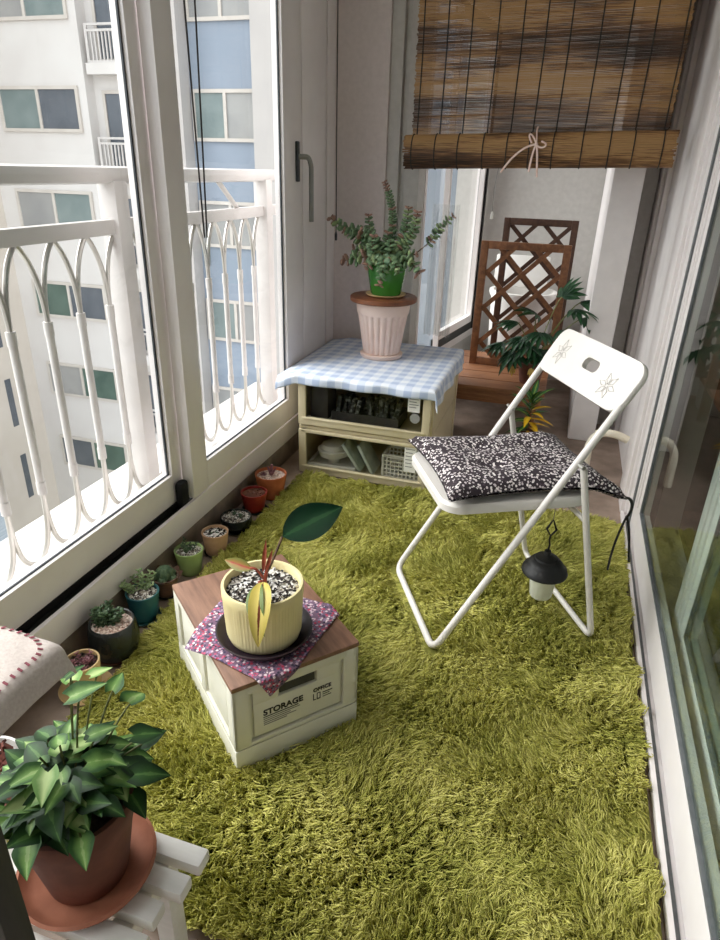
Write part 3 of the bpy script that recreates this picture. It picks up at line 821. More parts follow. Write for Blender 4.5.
b.build('hanger', 'black', lan, local=True)
b = MB(); b.tube([(0, 0, .283), (0, 0, .343)], .0012, 5); b.build('string', 'grey_ink', lan, local=True)

# ================================================================== STORAGE CRATE
KA = .845; KW, KL, KH = .33, .454, .266
crate = thing('storage_crate', 'off-white folding storage crate with wooden lid on the rug', 'storage crate', (-.571, .959, .014), KA)
b = MB(); b.box((-.0006, -.0006, 0), (KW+.0006, KL+.0006, .0705), .005); b.build('base', 'crate', crate, local=True)
def crate_body():
    b = MB(); z0, z1 = .072, KH-.014; t = .012
    # core set back, with raised borders leaving recessed panels
    b.box((t, t, z0-.01), (KW-t, KL-t, z1))
    for yy0, yy1 in ((0, t), (KL-t, KL)):
        b.box((0, yy0, z0), (.042, yy1, z1), .004); b.box((KW-.042, yy0, z0), (KW, yy1, z1), .004)
        b.box((.03, yy0, z1-.022), (KW-.03, yy1, z1), .004); b.box((.03, yy0, z0), (KW-.03, yy1, z0+.012), .004)
        yc = yy0+.004 if yy0 == 0 else yy0
        b.box((.05, yc, z0+.018), (KW-.05, yc+.01, z1-.062), .004)      # raised field
        b.box((.05, yc, z1-.03), (KW-.05, yc+.01, z1-.02), .003)
        b.box((.05, yc, z1-.065), (.115, yc+.01, z1-.025), .004); b.box((KW-.115, yc, z1-.065), (KW-.05, yc+.01, z1-.025), .004)
    for xx0, xx1 in ((0, t), (KW-t, KW)):
        b.box((xx0, 0, z0), (xx1, .042, z1), .004); b.box((xx0, KL-.042, z0), (xx1, KL, z1), .004)
        b.box((xx0, .03, z1-.022), (xx1, KL-.03, z1), .004); b.box((xx0, .03, z0), (xx1, KL-.03, z0+.014), .004)
        for y in (KL/2,): b.box((xx0, y-.018, z0), (xx1, y+.018, z1), .004)
        xc = xx0+.004 if xx0 == 0 else xx0-.0
        b.box((xc, .055, z0+.024), (xc+.008, KL/2-.03, z1-.034), .004); b.box((xc, KL/2+.03, z0+.024), (xc+.008, KL-.055, z1-.034), .004)
    return b
crate_body().build('body', 'crate', crate, local=True)
b = MB(); b.box((.118, .0075, KH-.014-.058), (KW-.118, .0118, KH-.014-.032), .004)
b.build('handle_slot', 'shirt', crate, local=True)
b = MB(); b.box((-.001, -.001, KH-.014), (KW+.001, KL+.001, KH), .004); b.build('lid', 'crate_lid', crate, local=True)
def text(body, size, x, z, y, parent, name, mat, bold=0.0):
    cu = bpy.data.curves.new('txt', 'FONT'); cu.body = body; cu.size = size; cu.offset = bold; cu.extrude = .0004
    o = bpy.data.objects.new('txt', cu); COL.objects.link(o)
    dg = bpy.context.evaluated_depsgraph_get(); me = bpy.data.meshes.new_from_object(o.evaluated_get(dg))
    bpy.data.objects.remove(o)
    me.transform(Matrix.Translation((x, y, z)) @ Matrix.Rotation(PI/2, 4, 'X'))
    me.name = name; me.materials.clear(); me.materials.append(M[mat])
    q = bpy.data.objects.new(name, me); COL.objects.link(q); q.parent = parent; return q
ty = .0032
text('STORAGE', .0235, .074, .148, ty, crate, 'lettering', 'ink', .0008)
text('OFFICE', .0155, .205, .158, ty, crate, 'lettering', 'ink', .0004)
b = MB(); b.box((.074, ty, .141), (.165, ty+.001, .1435))
b.box((.205, ty, .132), (.207, ty+.001, .152)); b.box((.205, ty, .132), (.212, ty+.001, .134))
b.box((.215, ty, .132), (.225, ty+.001, .134)); b.box((.215, ty, .150), (.225, ty+.001, .152)); b.box((.215, ty, .132), (.217, ty+.001, .152)); b.box((.223, ty, .132), (.225, ty+.001, .152))
b.box((.231, ty, .146), (.258, ty+.001, .1485)); b.box((.231, ty, .140), (.25, ty+.001, .142)); b.box((.231, ty, .133), (.255, ty+.001, .135))
b.build('lettering', 'ink', crate, local=True, smooth=False)
b = MB()
for i, w in enumerate((.095, .07, .085, .06)): b.box((.074, ty, .135-.006*i), (.074+w, ty+.001, .1372-.006*i))
b.build('lettering', 'grey_ink', crate, local=True, smooth=False)

# floral cloth on the crate
ZT = .014+KH
def cloth_on_crate():
    # corners given in plan; overhang at the front edge droops
    c = [V((-.750, 1.06)), V((-.47, .985)), V((-.430, 1.315)), V((-.745, 1.33))]
    ca, sa = math.cos(KA), math.sin(KA)
    u_, v_ = V((ca, sa)), V((-sa, ca)); o_ = V((-.571, .959))
    t = thing('floral_cloth', 'pink and purple floral cloth mat under the cream plant pot', 'cloth', (-.585, 1.15, ZT))
    def fn(i, j):
        p = c[0].lerp(c[1], i).lerp(c[3].lerp(c[2], i), j)
        q = p-o_; a, d = q.dot(u_), q.dot(v_)
        z = ZT + .0028
        if a < 0: z -= .45*(-a)
        for over, dirn in ((-d, -v_), (a-KW, u_)):
            if over > 0:
                p = p - dirn*over + dirn*(.004 + min(over, .006)) ; z -= max(0, over-.003)*.98
        z += .0012*noise.noise(V((p.x*30, p.y*30, 0)))
        return (p.x, p.y, z)
    b = MB(); b.grid(fn, 40, 40)
    def md(o):
        m = o.modifiers.new('s', 'SOLIDIFY'); m.thickness = .0022; m.offset = 1
    b.build('fabric', 'floral', t, mod=md)
cloth_on_crate()

# rubber plant in cream ribbed pot with plum saucer
PC = V((-.578, 1.148, ZT+.0055))
sau = thing('pot_saucer', 'dark plum round saucer under the cream ribbed pot', 'saucer', PC)
b = MB(); b.lathe([(0, 0), (.09, 0), (.104, .006), (.116, .024), (.118, .026), (.114, .026), (.102, .010), (.085, .006), (0, .006)], (0, 0, 0), 48); b.build('dish', 'saucer_dark', sau, local=True)
rp = thing('rubber_plant', 'cream ribbed pot with a young rubber plant on the crate', 'potted plant', PC + V((0, 0, .0075)))
rib = lambda a, z: 1 + .006*(1 if math.sin(a*72) > 0 else -1) if .005 < z < .122 else 1
b = MB(); b.lathe([(0, 0), (.078, 0), (.086, .004), (.0905, .02), (.0955, .121), (.097, .125), (.097, .146), (.0955, .149), (.090, .149), (.088, .145), (.086, .12), (0, .119)], (0, 0, 0), 288, rib); b.build('pot', 'pot_yellow', rp, local=True, sharp=60)
b = MB(); b.lathe([(.0862, .1195), (.0862, .128), (.05, .131), (0, .132)], (0, 0, 0), 40)
for i in range(170):
    a = rnd(0, 2*PI); r_ = .083*math.sqrt(random.random()); b.blob((r_*math.cos(a), r_*math.sin(a), .1325), rnd(.003, .0055), 5, 4, (1, 1, .8))
b.build('soil', 'perlite', rp, local=True)
RT = V((.957, .289, 0)); BK = V((-.289, .957, 0)); UP = V((0, 0, 1))
s0 = RT*.004 + BK*(-.01)
b = MB()
b.tube(bez(s0+UP*.125, s0+UP*.16+RT*.002, s0+RT*.01+UP*.19, s0+RT*.012+UP*.205), [.005]*6+[.004]*5, 7)
b.tube(bez(s0+UP*.165, s0-RT*.01+UP*.19, s0-RT*.02+UP*.195, s0-RT*.03+UP*.192), .003, 6)
b.tube(bez(s0+UP*.155-BK*.002, s0-BK*.01+UP*.166, s0-BK*.02+UP*.172, s0-BK*.032-RT*.005+UP*.177), .003, 6)
b.build('stem', 'stem_red', rp, local=True)
b = MB(); b.tube(bez(s0+UP*.165, s0+RT*.02+UP*.20, s0+RT*.03+BK*.02+UP*.23, s0+RT*.043+BK*.03+UP*.262), [.0035]*11, 6); b.build('petiole', 'stem_brown', rp, local=True)
b = MB()
for tip, w in ((s0+RT*.018+UP*.285, .012), (s0-RT*.004+UP*.255, .01)):
    pass
b.leaf(s0+UP*.18, RT*.10+UP, BK*-1, .09, .010, .2, .6); b.leaf(s0+UP*.175+RT*.004, RT*.28+UP, BK*-1, .085, .009, -.3, .6)
b.build('leaf_sheath', 'stem_red', rp, local=True)
b = MB(); b.leaf(s0+RT*.043+BK*.03+UP*.262, RT*.80+BK*.35+UP*.34, UP*.55-BK*.75-RT*.15, .165, .088, .35, .18, n=14); b.build('leaf', 'rubber_leaf', rp, local=True)['label'] = 'large glossy dark green leaf'
b = MB(); b.leaf(s0-BK*.03+RT*.006+UP*.176, -BK*.9+RT*.02+UP*.25, UP*1+BK*.25, .172, .05, 1.85, .22, n=18); b.build('leaf', 'yellow_leaf', rp, local=True)['label'] = 'yellowed hanging leaf'
b = MB(); b.leaf(s0-BK*.03-RT*.004+UP*.172, -BK*.9-RT*.16+UP*.22, UP*1-RT*.5, .145, .045, 1.7, .1, n=14); b.build('leaf', 'olive_leaf', rp, local=True)['label'] = 'olive green leaf behind the yellow one'
b = MB(); b.leaf(s0-RT*.026+UP*.19, -RT*1+BK*.35+UP*.12, UP*.6-BK*.8, .078, .03, .3, .3, n=12); b.build('leaf', 'orange_leaf', rp, local=True)['label'] = 'orange brown sideways leaf'

# ================================================================== ROW OF SMALL POTS ALONG THE WINDOW
def pot_prof(r, h, rb, t=.005, belly=0.0, soil=.86):
    p = [(0, 0), (rb*.92, 0), (rb, .004)]
    for i in range(1, 8):
        k = i/8; p.append((lerp(rb, r, k)+belly*math.sin(PI*k), h*k))
    p += [(r, h*.985), (r-t*.3, h), (r-t, h*.99), (r-t*1.2, h*soil), ]
    return p
def saucer_prof(r, h=.012): return [(0, 0), (r*.8, 0), (r, h), (r*.97, h*1.05), (r*.78, .004), (0, .004)]
def rosette(b, c, R, n=10, rows=3, th=.35, rise=.5, thick=.4):
    for k in range(rows):
        m = max(4, n-2*k)
        for i in range(m):
            a = 2*PI*(i+.5*k)/m + rnd(-.15, .15); el = lerp(.15, 1.2, k/max(1, rows-1))*rise*2
            d = sphdir(a, min(1.4, el)); L = R*lerp(1, .55, k/rows)
            rot = d.to_track_quat('X', 'Z').to_matrix()
            b.blob(V(c)+d*L*.5, L*.55, 6, 5, (1, thick, thick*.6), rot)
def sprigs(b, c, n, h, R, leafL=.012, tilt=.5, fat=.4):
    for i in range(n):
        a = rnd(0, 2*PI); tl = rnd(0, tilt); d = sphdir(a, PI/2-tl); base = V(c)+V((math.cos(a), math.sin(a), 0))*R*rnd(0, 1)
        hh = h*rnd(.6, 1)
        m = max(3, int(hh/(leafL*.55)))
        for k in range(m):
            p = base + d*hh*k/m
            for s_ in (0, 1):
                aa = a + k*1.6 + s_*PI; e = sphdir(aa, .5); rot = e.to_track_quat('X', 'Z').to_matrix()
                b.blob(p+e*leafL*.45, leafL*.6, 5, 4, (1, fat*1.3, fat*.8), rot)
def cushion_cactus(b, c, R):
    b.lathe([(R*.7, 0), (R, R*.5), (R*.95, R*1.0), (R*.6, R*1.45), (0, R*1.6)], c, 36, lambda a, z: 1+.1*math.cos(a*9))
def small_pot(label, x, y, h, r, rb, mat, soil_m, plantfn, plant_m, sauc=None, belly=0.0, name='succulent_pot'):
    t = thing(name, label, 'potted plant', (x, y, 0), 0, 'small potted plants along the window')
    z = 0
    if sauc:
        b = MB(); b.lathe(saucer_prof(sauc[1]), (0, 0, 0), 32); b.build('saucer', sauc[0], t, local=True); z = .0045
    b = MB(); b.lathe([(p, q+z) for p, q in pot_prof(r, h, rb, .005, belly)]+[(0, h*.84+z)], (0, 0, 0), 36); b.build('pot', mat, t, local=True)
    sz = h*.88+z
    b = MB(); b.lathe([(r*.93, sz-.004), (r*.9, sz), (r*.5, sz+.003), (0, sz+.004)], (0, 0, 0), 24)
    for i in range(40):
        a = rnd(0, 2*PI); q = r*.8*math.sqrt(random.random()); b.blob((q*math.cos(a), q*math.sin(a), sz+.003), rnd(.003, .005), 5, 4)
    b.build('soil', soil_m, t, local=True)
    if plantfn:
        b = MB(); plantfn(b, (0, 0, sz)); b.build('foliage', plant_m, t, local=True)
    return t
def pl_orange(b, c):
    for i in range(5):
        a = rnd(0, 6.28); b.tube(bez(V(c), V(c)+V((math.cos(a)*.01, math.sin(a)*.01, .02)), V(c)+V((math.cos(a)*.02, math.sin(a)*.02, .03)), V(c)+V((math.cos(a)*.03, math.sin(a)*.03, rnd(.02, .05)))), [.005]*8+[.003]*3, 6)
    b.tube([V(c), V(c)+V((.002, 0, .03)), V(c)+V((.006, 0, .055))], .006, 6)
    rosette(b, V(c)+V((-.03, -.01, .006)), .018, 7, 2)
small_pot('orange terracotta pot with brown stemmed succulent, next to the drawer chest', -1.112, 2.335, .112, .07, .05, 'terra_orange', 'pink_gravel', pl_orange, 'succ_purple')
small_pot('glazed red small pot between the orange terracotta and black bowl pots', -1.122, 2.185, .086, .056, .04, 'red_glaze', 'terra_dark', lambda b, c: rosette(b, V(c), .014, 6, 2), 'succ_red', ('seal', .055))
small_pot('squat black bowl pot between the red and tan pots', -1.116, 2.01, .062, .062, .04, 'black_glaze', 'perlite_s', lambda b, c: sprigs(b, c, 6, .02, .03, .01), 'succ_dark', ('black', .06), .008)
small_pot('tan clay cup pot of speckled gravel beside lime green pot', -1.108, 1.83, .092, .05, .038, 'tan_clay', 'perlite', lambda b, c: sprigs(b, c, 2, .012, .015, .008), 'succ_dark', ('black', .045))
small_pot('lime green tapered pot with gravel and dark sprigs', -1.135, 1.69, .095, .051, .038, 'lime_glaze', 'perlite_s', lambda b, c: sprigs(b, V(c)+V((-.01, .0, 0)), 9, .045, .022, .01, .6), 'succ_dark')
def pl_cact(b, c):
    cushion_cactus(b, V(c)-V((0, 0, .004)), .03)
    for k in range(5): a = k*1.25; cushion_cactus(b, V(c)+V((.03*math.cos(a), .03*math.sin(a), -.006)), .014)
t = small_pot('bronze lotus-rimmed pot holding a round cactus, behind the crate corner', -1.14, 1.545, .07, .045, .034, 'bronze_glaze', 'soil', pl_cact, 'cactus', ('black', .045))
b = MB()
for k in range(10):
    a = 2*PI*k/10; b.leaf((.04*math.cos(a), .04*math.sin(a), .064), V((math.cos(a), math.sin(a), .5)), V((-math.cos(a)*.4, -math.sin(a)*.4, 1)), .028, .03, -.6, .2, n=6)
b.build('petal_rim', 'bronze_glaze', t, local=True)
small_pot('teal glazed pot with pale succulent sprigs and matching saucer', -1.132, 1.41, .10, .052, .04, 'teal_glaze', 'perlite_s', lambda b, c: (sprigs(b, V(c)+V((-.02, .02, 0)), 8, .07, .02, .013, .9), sprigs(b, V(c)+V((-.035, -.01, 0)), 4, .05, .01, .013, 1.0)), 'succ_pale', ('teal_glaze', .055))
small_pot('large rounded black pot with jade-like succulents and pale gravel', -1.112, 1.235, .118, .064, .056, 'black_glaze', 'pink_gravel', lambda b, c: (sprigs(b, V(c)+V((-.015, .005, 0)), 11, .055, .03, .015, .5, .6), sprigs(b, V(c)+V((-.03, -.02, 0)), 5, .06, .01, .013, .4)), 'succ_dark', ('terra_dark', .062), .012)
small_pot('cream pot of purple succulents in an amber saucer nearest the draped cloth', -1.10, 1.085, .10, .048, .04, 'cream_clay', 'soil', lambda b, c: (rosette(b, V(c)+V((.01, .01, .0)), .024, 9, 3), rosette(b, V(c)+V((-.02, -.012, 0)), .02, 8, 3), rosette(b, V(c)+V((.02, -.02, 0)), .018, 8, 3), sprigs(b, c, 4, .04, .03, .01)), 'succ_purple', ('cream_clay', .072))

# ================================================================== DRAWER CHEST WITH CONTENTS
CX0, CX1, CY0, CY1 = -1.095, -.475, 2.615, 3.34
chest = thing('drawer_chest', 'beige plastic two-tier drawer chest with clear fronts by the window', 'drawer chest', ((CX0+CX1)/2, CY0, 0))
def unit(z0, z1):
    b = MB(); w = .014
    b.box((CX0, CY0+.012, z0), (CX0+w, CY1, z1), .004); b.box((CX1-w, CY0+.012, z0), (CX1, CY1, z1), .004)
    b.box((CX0, CY1-w, z0), (CX1, CY1, z1), .004); b.box((CX0+.005, CY0+.012, z0), (CX1-.005, CY1, z0+.014), .003); b.box((CX0, CY0+.006, z1-.016), (CX1, CY1, z1), .005)
    for yy in (CY0+.05, CY1-.05):
        b.box((CX1-.002, yy-.02, z0), (CX1+.006, yy+.02, z1), .003)
    b.build('casing', 'beige_plastic', chest)
    d = MB(); a0, a1 = CX0+.0, CX1-.0
    L_, R_ = .038, .036
    d.box((a0, CY0-.004, z0+.004), (a0+L_, CY0+.016, z1-.018), .005); d.box((a1-R_, CY0-.004, z0+.004), (a1, CY0+.016, z1-.018), .005)
    d.box((a0+.01, CY0-.006, z0+.004), (a1-.01, CY0+.016, z0+.042), .006); d.box((a0+.01, CY0-.004, z1-.034), (a1-.01, CY0+.016, z1-.018), .004)
    d.box((a0+.02, CY0-.012, z0+.034), (a1-.02, CY0+.002, z0+.044), .004)
    # drawer tray walls
    d.box((a0+.02, CY0+.016, z0+.016), (a1-.02, CY1-.03, z0+.022))
    o = d.build('drawer', 'beige_plastic', chest)
    MB().box((a0+L_-.004, CY0+.004, z0+.038), (a1-R_+.004, CY0+.008, z1-.03)).build('clear_front', 'clear_panel', o)
    return o
dA = unit(0, .242); dB = unit(.244, .482)
# stickers on the drawer fronts
def sticker(o, x0, x1, z0, z1, rows):
    b = MB(); b.box((x0, CY0+.002, z0), (x1, CY0+.004, z1)); s_ = b.build('label_card', 'pale_card', o)
    g = MB()
    for i in range(rows): zz = z1-.012-i*(z1-z0-.02)/rows; g.box((x0+.006, CY0+.001, zz), (x1-.006-.01*(i % 2), CY0+.002, zz+.003))
    g.build('print', 'grey_ink', s_, smooth=False)
sticker(dA, -.581, -.527, .085, .208, 6); sticker(dB, -.579, -.525, .375, .445, 4)
b = MB(); b.lathe([(0, -.008), (.018, -.008), (.022, -.004), (.022, .004), (0, .004)], (0, 0, 0), 24); 
m_ = Matrix.Translation((-.543, CY0-.002, .349)) @ Matrix.Rotation(PI/2, 4, 'X'); b.v = [tuple(m_ @ V(p)) for p in b.v]; b.build('round_tag', 'win_grey', dB)
# contents, upper drawer
zt = .268
for i, (x, y, w, d_, h, mt, lb) in enumerate(((-1.01, 2.72, .09, .12, .16, 'shirt', 'dark plastic tub at the left of the upper drawer'), )):
    t = thing('plastic_tub', lb, 'tub', (x, y, zt)); b = MB(); b.box((-w/2, -d_/2, 0), (w/2, d_/2, h), .01); b.build('body', mt, t, local=True); b = MB(); b.box((-w/2-.003, -d_/2-.003, h), (w/2+.003, d_/2+.003, h+.01), .003); b.build('lid', 'bag', t, local=True)
t = thing('seed_tray', 'dark tray of small grey packets in the upper drawer', 'tray', (-.785, 2.74, zt))
b = MB(); b.box((-.16, -.09, 0), (.16, .09, .006)); b.box((-.16, -.09, .006), (.16, -.085, .05)); b.box((-.16, .085, .006), (.16, .09, .05)); b.box((-.16, -.085, .006), (-.155, .085, .05)); b.box((.155, -.085, .006), (.16, .085, .05)); b.build('tray', 'shirt', t, local=True)
for i in range(12):
    b = MB(); b.obox((-.135+.0245*i, rnd(-.05, .02), .062), (.02, rnd(.05, .08), .10), Euler((rnd(-.2, .2), rnd(-.3, .3), 0)).to_matrix(), .004); b.build('packet', 'packets', t, local=True)
# contents, lower drawer
zt = .0235
t = thing('white_tray', 'flat white tray on the floor of the lower drawer', 'tray', (-.94, 2.72, zt)); b = MB(); b.box((-.12, -.085, 0), (.12, .085, .008), .003); b.box((-.12, -.085, .008), (.12, -.079, .026), .002); b.box((-.12, .079, .008), (.12, .085, .026), .002); b.box((-.12, -.079, .008), (-.114, .079, .026), .002); b.box((.114, -.079, .008), (.12, .079, .026), .002); b.build('tray', 'white_plastic', t, local=True)
t = thing('round_lid_box', 'round white lidded box on the flat tray in the lower drawer', 'box', (-.955, 2.72, zt+.0085))
b = MB(); b.lathe([(0, 0), (.03, 0), (.03, .03), (.07, .04), (.078, .07), (.075, .072), (0, .068)], (0, 0, 0), 36); b.build('bowl', 'white_plastic', t, local=True)
b = MB(); b.lathe([(0, .0725), (.06, .0725), (.064, .078), (.056, .096), (.02, .104), (0, .104)], (0, 0, 0), 36); b.build('lid', 'appliance', t, local=True)
for k, (x, an, lb) in enumerate(((-.795, -.62, 'grey-green plastic sheet leaning left of another in the lower drawer'), (-.725, -.5, 'pale grey-green plastic sheet leaning beside the white basket'))):
    t = thing('plastic_sheet', lb, 'plastic sheet', (x, 2.70, zt+.002))
    b = MB(); b.obox((-.045+.0*k, 0, .075), (.016, .13, .155), Matrix.Rotation(an, 3, 'Y'), .006); b.build('sheet', 'bag', t, local=True)
t = thing('perforated_basket', 'small white plastic basket with square holes in lower drawer', 'basket', (-.6, 2.70, zt))
b = MB(); w2_, d2_, h2_ = .085, .06, .125
for sx in (-1, 1):
    for sy in (-1, 1): b.box((sx*w2_-.005, sy*d2_-.005, 0), (sx*w2_+.005, sy*d2_+.005, h2_), .002)
b.box((-w2_, -d2_, 0), (w2_, d2_, .006))
for z in [.014+.0195*i for i in range(6)]:
    for sy in (-1, 1): b.box((-w2_, sy*d2_-.002, z-.003), (w2_, sy*d2_+.002, z+.003))
    for sx in (-1, 1): b.box((sx*w2_-.002, -d2_, z-.003), (sx*w2_+.002, d2_, z+.003))
for i in range(10):
    x = lerp(-w2_, w2_, i/9)
    for sy in (-1, 1): b.box((x-.003, sy*d2_-.0022, 0), (x+.003, sy*d2_+.0022, h2_-.005))
b.box((-w2_-.004, -d2_-.004, h2_-.008), (w2_+.004, -d2_+.004, h2_)); b.box((-w2_-.004, d2_-.004, h2_-.008), (w2_+.004, d2_+.004, h2_)); b.box((-w2_-.004, -d2_, h2_-.008), (-w2_+.004, d2_, h2_)); b.box((w2_-.004, -d2_, h2_-.008), (w2_+.004, d2_, h2_))
b.build('basket', 'white_plastic', t, local=True, smooth=False)

# gingham cloth over the chest
gc = thing('gingham_cloth', 'blue and white checked cloth draped over the drawer chest', 'cloth', (-.785, 2.98, .483))
def gingham():
    x0, x1, y0, y1 = CX0-.115, CX1+.085, CY0-.055, CY1+.02
    zt = .4865
    def fn(i, j):
        x = lerp(x0, x1, i); y = lerp(y0, y1, j); z = zt
        ox = x-CX1-.004; ol = CX0-.004-x; oy = CY0-.01-y
        rip = .5+.5*math.sin(x*34+1)
        if oy > 0:
            y = CY0-.01-min(oy, .012)-.10*max(0, oy-.012); z -= max(0, oy-.004)*.95
            y -= .006*math.sin(x*30)*min(1, oy*30)
        if ox > 0:
            x = CX1+.004+min(ox, .012)+.15*max(0, ox-.012); z -= max(0, ox-.004)*.9
            x += .008*math.sin(y*24)*min(1, ox*20)
        if ol > 0:
            x = CX0-.004-ol*.93; z -= ol*.35 if oy > 0 else ol*.18
            x = max(x, -1.193)
        z += .0015*noise.noise(V((x*14, y*14, 0)))
        if ox > 0 and oy > 0: x += oy*.35; y -= ox*.12; z += .35*min(ox, oy)
        return (x, y, max(z, zt-.09))
    b = MB(); b.grid(fn, 90, 90, lambda i, j: (lerp(x0, x1, i), lerp(y0, y1, j)))
    def md(o): m = o.modifiers.new('s', 'SOLIDIFY'); m.thickness = .002; m.offset = 1
    b.build('fabric', 'gingham', gc, mod=md)
gingham()

# pink fluted pot with wooden ring lid; green pot with a trailing succulent on it
QX, QY = -.828, 3.055
pp = thing('fluted_planter', 'pale pink fluted planter with a wooden ring on the checked cloth', 'planter', (QX, QY, .4915))
b = MB(); b.lathe([(0, 0), (.1, 0), (.104, .004), (.106, .018), (.102, .02), (0, .018)], (0, 0, 0), 40); b.build('saucer', 'pot_pink', pp, local=True)
fl = lambda a, z: 1+.05*abs(math.sin(a*11))**.7*2-.06 if .025 < z < .208 else 1
b = MB(); b.lathe([(0, .0205), (.086, .0205), (.089, .027), (.102, .12), (.116, .205), (.123, .212), (.126, .219), (.132, .262), (.132, .268), (.12, .268), (.118, .24), (0, .238)], (0, 0, 0), 220, fl); b.build('pot', 'pot_pink', pp, local=True, sharp=60)
b = MB(); b.lathe([(0, .2695), (.156, .2695), (.161, .274), (.161, .29), (.156, .294), (0, .294)], (0, 0, 0), 48); b.build('ring', 'ring_wood', pp, local=True)
gs = thing('green_potted_succulent', 'glazed green pot with stacked-leaf succulent standing on the pink planter', 'potted plant', (QX+.01, QY, .4915+.2955))
b = MB(); b.lathe([(0, 0), (.085, 0), (.096, .008), (.096, .011), (.08, .007), (0, .007)], (0, 0, 0), 40); b.build('saucer', 'cream_clay', gs, local=True)
b = MB(); b.lathe([(0, .0075), (.068, .0075), (.073, .013), (.099, .155), (.101, .162), (.094, .162), (.092, .145), (0, .143)], (0, 0, 0), 40); b.build('pot', 'green_glaze', gs, local=True)
b = MB(); b.lathe([(.092, .135), (.09, .15), (0, .154)], (0, 0, 0), 30); b.build('soil', 'soil', gs, local=True)
def stack_stem(path, tipred=False, R=.02, sp_=.011):
    """opposite pairs of thick pointed leaves threaded on a stem"""
    pts = path; L = [0]
    for a, c in zip(pts[:-1], pts[1:]): L.append(L[-1]+(c-a).length)
    st = MB(); st.tube(pts, .003, 6)
    n = int(L[-1]/sp_); lv = MB()
    for i in range(n):
        s_ = L[-1]*(i+.5)/n; k = max(j for j in range(len(L)) if L[j] <= s_+1e-9); k = min(k, len(pts)-2)
        t = (s_-L[k])/max(1e-6, L[k+1]-L[k]); p = pts[k].lerp(pts[k+1], t); d = (pts[k+1]-pts[k]).normalized()
        u = d.orthogonal().normalized(); w = d.cross(u); a0 = i*PI/2+.4
        frac = i/n; rr = R*(1-.45*frac**3)*rnd(.85, 1.1)
        lv.cur = 1 if (frac > .86 or random.random() < .1) else (2 if random.random() < .3 else 0)
        for s2 in (0, 1):
            e = (u*math.cos(a0+s2*PI)+w*math.sin(a0+s2*PI)); e = (e+d*.35).normalized()
            sd = e.cross(d).normalized(); nn = sd.cross(e)
            rot = Matrix((e, sd, nn)).transposed()
            lv.blob(p+e*rr*.5, rr*.62, 6, 5, (1, .86, .36), rot)
    return st, lv
base = V((0, 0, .15))
def P3(x, y, z): return V((x, y, z))
stems = [
    ([P3(-.02, 0, .15), P3(-.07, 0, .24), P3(-.15, .01, .285), P3(-.22, .02, .29), P3(-.30, .03, .335)], .034),
    ([P3(-.03, .02, .15), P3(-.09, .02, .22), P3(-.16, .02, .25), P3(-.225, .01, .285)], .03),
    ([P3(-.02, .03, .15), P3(-.07, .04, .22), P3(-.10, .03, .29), P3(-.105, .02, .36)], .03),
    ([P3(-.01, 0, .15), P3(-.04, -.01, .22), P3(-.08, -.02, .27), P3(-.13, -.03, .29)], .032),
    ([P3(0, .02, .15), P3(.015, .02, .27), P3(.01, .02, .38), P3(-.015, .02, .46), P3(-.035, .02, .50)], .022),
    ([P3(.03, .02, .15), P3(.06, .02, .24), P3(.08, .02, .31), P3(.085, .02, .40)], .032),
    ([P3(.03, .0, .15), P3(.08, .0, .24), P3(.125, -.01, .30), P3(.135, -.01, .385)], .03),
    ([P3(.04, .02, .15), P3(.12, .03, .19), P3(.19, .04, .25), P3(.24, .04, .325), P3(.29, .05, .37)], .024),
    ([P3(-.03, -.03, .15), P3(-.08, -.06, .18), P3(-.15, -.07, .165), P3(-.20, -.07, .155)], .036),
    ([P3(.03, -.03, .15), P3(.08, -.06, .18), P3(.135, -.07, .165), P3(.175, -.07, .12)], .036),
    ([P3(.04, -.01, .15), P3(.09, -.03, .195), P3(.15, -.03, .20)], .03),
    ([P3(.01, -.04, .15), P3(.01, -.10, .175), P3(.015, -.125, .12), P3(.0, -.13, .06)], .03),
    ([P3(-.03, -.04, .15), P3(-.04, -.09, .19), P3(-.05, -.10, .24), P3(-.04, -.10, .28)], .032),
    ([P3(.0, -.03, .15), P3(.03, -.06, .20), P3(.03, -.07, .26)], .03),
    ([P3(-.06, 0, .15), P3(-.10, -.03, .20), P3(-.16, -.04, .205)], .03),
    ([P3(.05, .0, .15), P3(.07, .0, .22), P3(.10, .0, .25)], .03),
    ([P3(-.01, .0, .15), P3(-.01, .0, .22), P3(.0, .0, .29)], .03),
    ([P3(.03, -.06, .15), P3(.06, -.10, .17), P3(.085, -.11, .12)], .028),
    ([P3(-.03, -.06, .15), P3(-.05, -.10, .17), P3(-.07, -.11, .13)], .028),
]
for i, (p, R_) in enumerate(stems):
    pts = []
    for k in range(len(p)-1):
        for j in range(5): pts.append(p[k].lerp(p[k+1], j/5))
    pts.append(p[-1])
    R_ *= 1.2
    st, lv = stack_stem(pts, R=R_, sp_=R_*.45)
    if i == 7:
        st = MB(); st.tube(pts, .0025, 6); _, lv = stack_stem(pts[9:], R=R_, sp_=R_*.55)
    so = st.build('stem', 'stem_brown', gs, local=True)
    lv.build('leaves', ['succ', 'succ_red', 'succ_pale'], so, local=True)

